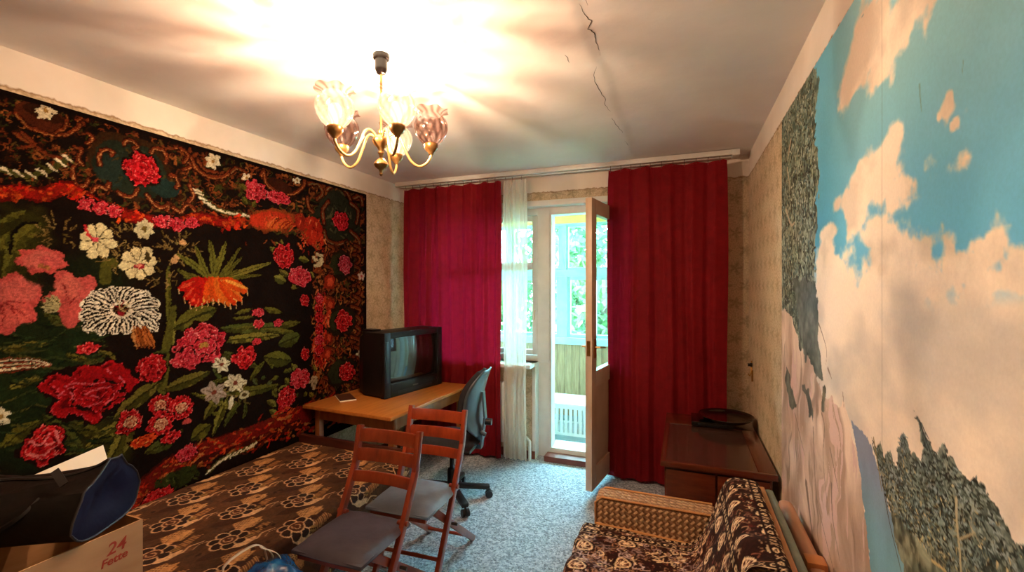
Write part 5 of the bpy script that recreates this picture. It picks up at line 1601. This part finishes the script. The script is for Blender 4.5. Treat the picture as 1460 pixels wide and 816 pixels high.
# ================================================================== armchair with throw, board behind it
def weave_mat():
    m, nt, b = new_mat('woven_upholstery'); MATS['woven_upholstery'] = m
    tc = nd(nt, 'ShaderNodeTexCoord'); sp = nd(nt, 'ShaderNodeSeparateXYZ'); nt.links.new(tc.outputs['Object'], sp.inputs[0])
    x, z = mth(nt, 'ADD', sp.outputs[0], sp.outputs[1]), mth(nt, 'ADD', sp.outputs[2], sp.outputs[1])
    a = mth(nt, 'DIVIDE', mth(nt, 'ADD', x, z), .026); c = mth(nt, 'DIVIDE', mth(nt, 'SUBTRACT', x, z), .026)
    fa = mth(nt, 'FLOOR', a); fc = mth(nt, 'FLOOR', c)
    par_ = mth(nt, 'MODULO', mth(nt, 'ABSOLUTE', mth(nt, 'ADD', fa, fc)), 2.0)
    sa = mth(nt, 'SINE', mth(nt, 'MULTIPLY', mth(nt, 'FRACT', a), math.pi)); sc = mth(nt, 'SINE', mth(nt, 'MULTIPLY', mth(nt, 'FRACT', c), math.pi))
    hgt = mth(nt, 'ADD', mth(nt, 'MULTIPLY', sa, par_), mth(nt, 'MULTIPLY', sc, mth(nt, 'SUBTRACT', 1.0, par_)))
    n = noise(nt, 60, 3, tc.outputs['Object'])
    col = mixc(nt, par_, lin('#b8946c'), lin('#8a6444'))
    col = mixc(nt, .35, col, ramp(nt, n.outputs[0], [(.35, lin('#6b4c34')), (.65, lin('#cfae84'))]))
    nt.links.new(col, b.inputs['Base Color']); b.inputs['Roughness'].default_value = .85
    bump(nt, hgt, .9, .006, b)
weave_mat()
pmat('piping_tan', '#c08a52', '#a8743f', 20, rough=.7)
pmat('back_fabric', '#6d7468', '#5c6358', 20, rough=.9, bmp=.3)
wood('trim_wood', '#a3602c', '#b9743a', '#c88a4e', .4, .3, axis=(10, 2, 10))
ar = thing('armchair', 'armchair with woven tan upholstery and wooden back trim', 'armchair', (-.02, 1.72, 0))
AY0, AY1 = 1.40, 2.035
for y0, y1 in ((AY1, AY1 + .115), (AY0 - .115, AY0)):
    a_ = M().box(-.375, .135, y0, y1, .14, .59).build('arm', 'woven_upholstery', ar, world=True, bev=.028, seg=4)
    for yy_ in (y0 + .004, y1 - .004):
        pz = M().tube([(-.372, yy_, .16), (-.374, yy_, .562), (-.345, yy_, .588), (.12, yy_, .588)], .005, 6).build('piping', 'piping_tan', ar, world=True, smooth=True)
        pz.parent = a_
M().tube([(-.37, AY1 - .003, .468), (.06, AY1 - .003, .452)], .007, 8).build('piping', 'piping_tan', ar, world=True, smooth=True)
M().box(-.40, .12, AY0 + .004, AY1 - .004, .14, .435).build('seat_base', 'woven_upholstery', ar, world=True, bev=.03, seg=3)
def slabpts(x0, x1, z0, x2, x3, z1, y0, y1):
    return [(x0, y0, z0), (x1, y0, z0), (x3, y0, z1), (x2, y0, z1), (x0, y1, z0), (x1, y1, z0), (x3, y1, z1), (x2, y1, z1)]
BF = [(0, 1, 2, 3), (7, 6, 5, 4), (0, 4, 5, 1), (1, 5, 6, 2), (2, 6, 7, 3), (3, 7, 4, 0)]
M().add(slabpts(.05, .235, .30, .175, .285, .735, AY0, AY1), BF).build('backrest', 'woven_upholstery', ar, world=True, bev=.03, seg=3)
M().add(slabpts(.236, .262, .20, .286, .312, .725, AY0 - .03, AY1 + .045), BF).build('back_trim', 'trim_wood', ar, world=True, bev=.006)
M().add(slabpts(.264, .30, .20, .313, .345, .715, AY0 - .02, AY1 + .055), BF).build('back_panel', 'back_fabric', ar, world=True, bev=.012)
for x in (-.34, .2):
    for y in (AY0 - .05, AY1 + .05):
        M().box(x - .022, x + .022, y - .022, y + .022, 0, .145).build('leg', 'trim_wood', ar, world=True, bev=.004)
pmat('pinkish_board', '#b98a6c', '#a87858', 4, stretch=(1, .4, 4), rough=.6)
lb = thing('wooden_panel', 'pinkish brown wooden panel standing between armchair and mural wall', 'panel', (.405, 1.72, 0))
M().box(-.026, .026, -.52, .47, 0, .64).build('board', 'pinkish_board', lb, bev=.02, seg=3)
M().box(-.03, .03, -.03, .03, .60, .655).build('cap', 'trim_wood', lb, bev=.008)
paint_mat('throw_cloth', .85, .4, 300, .25, .15)
def make_throw():
    # path across the chair in x,z: front hang -> seat -> backrest -> over the top
    path = [(-.428, .24), (-.428, .42), (-.418, .452), (-.38, .461), (-.15, .458), (.0, .456), (.052, .47), (.085, .52), (.13, .625), (.165, .715), (.185, .748), (.215, .757), (.27, .758), (.288, .745)]
    pp_ = np.array(smooth_path(path, 8))
    L = np.concatenate([[0], np.cumsum(np.hypot(*np.diff(pp_, axis=0).T))])
    a = np.arange(0, L[-1], .0042); b = np.arange(AY0 + .008, AY1 - .008, .0042)
    C = Canvas(a, b, '#2a120e')
    n = fbm(C.A, C.B, .06, 3, 2)
    C.c *= (.7 + .6 * n)[..., None]
    CRM, MID, RD = '#d9bd97', '#9a7458', '#5a1d18'
    rg = random.Random(8)
    for q in range(900):
        x, y = rg.uniform(0, L[-1]), rg.uniform(AY0, AY1)
        g = rg.uniform(0, 6.28); r = rg.uniform(.008, .02)
        C.stroke([(x, y), (x + r * math.cos(g), y + r * math.sin(g)), (x + r * 1.2 * math.cos(g + 1.2), y + r * 1.2 * math.sin(g + 1.2))], .0055, rg.choice((CRM, MID, MID, RD, '#7a4a38')), .003)
    def heart(x, y, s_):
        C.blob((x, y), .048 * s_, .040 * s_, '#1f0c0a', n=2, amp=.1)
        C.blob((x, y), .041 * s_, .034 * s_, CRM, n=3, amp=.12, seed=1)
        C.blob((x, y), .031 * s_, .025 * s_, '#4a2018', n=3, amp=.15, seed=1)
        C.blob((x, y), .016 * s_, .014 * s_, CRM, n=5, amp=.25)
        for k in range(6):
            g = 6.28 * k / 6
            C.stroke([(x + .02 * math.cos(g) * s_, y + .017 * math.sin(g) * s_), (x + .034 * math.cos(g + .5) * s_, y + .028 * math.sin(g + .5) * s_)], .005, CRM, .002)
    xb0 = L[np.argmin(np.abs(pp_[:, 0] - .10))]
    for q in range(900):                                        # busy light scrolls over the seat
        x, y = rg.uniform(0, xb0 - .05), rg.uniform(AY0, AY1)
        g = rg.uniform(0, 6.28); r = rg.uniform(.012, .03)
        C.stroke([(x, y), (x + r * math.cos(g), y + r * math.sin(g)), (x + r * 1.3 * math.cos(g + 1.1), y + r * 1.3 * math.sin(g + 1.1)), (x + r * .8 * math.cos(g + 2), y + r * .8 * math.sin(g + 2))], .008, rg.choice((CRM, '#b9a29c', '#8a7270', '#3a1c18', '#241010', MID)), .003)
    for i in range(4):
        for j in range(5):
            heart(xb0 - .02 + i * .105, AY0 + .06 + j * .118 + (.05 if i % 2 else 0), .8)
    for i in range(3):
        for j in range(4):
            heart(.10 + i * .16, AY0 + .10 + j * .14 + (.06 if i % 2 else 0), .85)
    for yb in (AY1 - .075, AY1 - .02, AY0 + .03):               # chain borders along the edges
        C.stroke([(0, yb), (L[-1], yb)], .034, '#1f0d0b', smooth=False)
        C.stroke([(0, yb - .017), (L[-1], yb - .017)], .004, CRM, smooth=False); C.stroke([(0, yb + .017), (L[-1], yb + .017)], .004, MID, smooth=False)
        for k in range(int(L[-1] / .03)):
            x = .01 + k * .03
            if k % 2: C.blob((x, yb), .010, .009, CRM); C.blob((x, yb), .005, .0045, '#2a120e')
            else:
                C.stroke([(x - .008, yb - .009), (x + .008, yb + .009)], .004, CRM, smooth=False); C.stroke([(x - .008, yb + .009), (x + .008, yb - .009)], .004, CRM, smooth=False)
    xb = L[-1] - .03                                            # border along the top of the back
    for xb in (L[-1] - .03, L[-1] - .18):
        C.stroke([(xb, AY0), (xb, AY1)], .034, '#1f0d0b', smooth=False)
        for k in range(21):
            y = AY0 + .015 + k * .03
            if k % 2: C.blob((xb, y), .009, .010, CRM); C.blob((xb, y), .0045, .005, '#2a120e')
            else:
                C.stroke([(xb - .009, y - .008), (xb + .009, y + .008)], .004, CRM, smooth=False); C.stroke([(xb + .009, y - .008), (xb - .009, y + .008)], .004, CRM, smooth=False)
    C.c *= (.8 + .4 * vnoise(C.A, C.B, .007, 9))[..., None]
    X = np.interp(C.A, L, pp_[:, 0]); Z_ = np.interp(C.A, L, pp_[:, 1])
    wr = .010 * (fbm(C.A, C.B, .12, 3, 30)) + .006 * np.sin(C.B * 40 + C.A * 9) * sstep(.3, .6, fbm(C.A, C.B, .2, 2, 31))
    Z_ = Z_ + wr; X = X - wr * .6
    o = grid_obj('throw_blanket', np.stack([X, C.B, Z_], -1), 'throw_cloth', C.c, None, .005)
    tag(o, 'dark patterned throw with cream medallions draped over the armchair', 'throw')
make_throw()

# ================================================================== blue plastic bag by the bed
def plastic_mat():
    m, nt, b = new_mat('blue_film'); MATS['blue_film'] = m
    n = noise(nt, 18, 3, objco(nt))
    nt.links.new(ramp(nt, n.outputs[0], [(.35, lin('#06316b')), (.6, lin('#0d62a8')), (.8, lin('#2c8ccb'))]), b.inputs['Base Color'])
    b.inputs['Roughness'].default_value = .18; b.inputs['Coat Weight'].default_value = .5
    bump(nt, noise(nt, 30, 4, objco(nt)).outputs[0], .8, .01, b)
plastic_mat()
pmat('white_film', '#e6e2d8', '#d5cfc2', 20, rough=.3)
pb = thing('plastic_bag', 'stuffed blue plastic bag with white handles on the floor by the bed', 'bag', (-1.475, 1.26, 0))
rgp = np.random.default_rng(5)
pr = [(.0, .0), (.09, .002), (.12, .03), (.135, .12), (.138, .25), (.128, .36), (.108, .43), (.07, .472), (.03, .488), (.0, .492)]
def crumple(r, z, a_, i):
    return r * (1 + .09 * math.sin(5 * a_ + i) + .06 * math.sin(11 * a_ + 2.3 * i)), z + .012 * math.sin(4 * a_ + i) * (1 if 2 < i < 8 else 0)
M().lathe(pr, 48, (0, 0, 0), crumple).build('body', 'blue_film', pb, smooth=True)
for dx, q in ((-.07, 1), (-.03, -1)):
    P_ = smooth_path([np.array(t) for t in ((dx, -.06 * q - .04, .44), (dx - .05, -.07 * q - .03, .50), (dx - .02, .0, .535), (dx + .02, .04, .50), (dx + .03, .05, .46))], 6)
    hd = M()
    V, F_ = [], []
    for i, p in enumerate(P_):
        V += [tuple(p + np.array([-.012, .006, 0])), tuple(p + np.array([.012, -.006, .006]))]
        if i: F_.append((2 * i - 2, 2 * i - 1, 2 * i + 1, 2 * i))
    hd.add(V, F_); ho = hd.build('handle', 'white_film', pb, smooth=True); md = ho.modifiers.new('thickness', 'SOLIDIFY'); md.thickness = .002

# ================================================================== hook with keys on the far right wall
hk = thing('wall_hook', 'small dark and brass hook on the wallpaper beside the cabinet', 'hook', (XR, 3.62, .98))
M().lathe([(.0, 0), (.014, 0), (.016, .006), (.01, .02), (.012, .028), (.0, .03)], 14).build('knob', 'tv_dark', hk, smooth=True).rotation_euler = (0, R(-90), 0)
M().tube([(-.004, 0, .03), (-.004, 0, -.01), (-.012, -.02, -.06), (-.02, -.03, -.075), (-.03, -.03, -.06)], .0045, 8).build('prong', 'brass', hk, smooth=True)
M().tube([(-.006, -.045, -.03), (-.006, -.045, -.11)], .006, 8).build('plate', 'brass', hk, smooth=True)
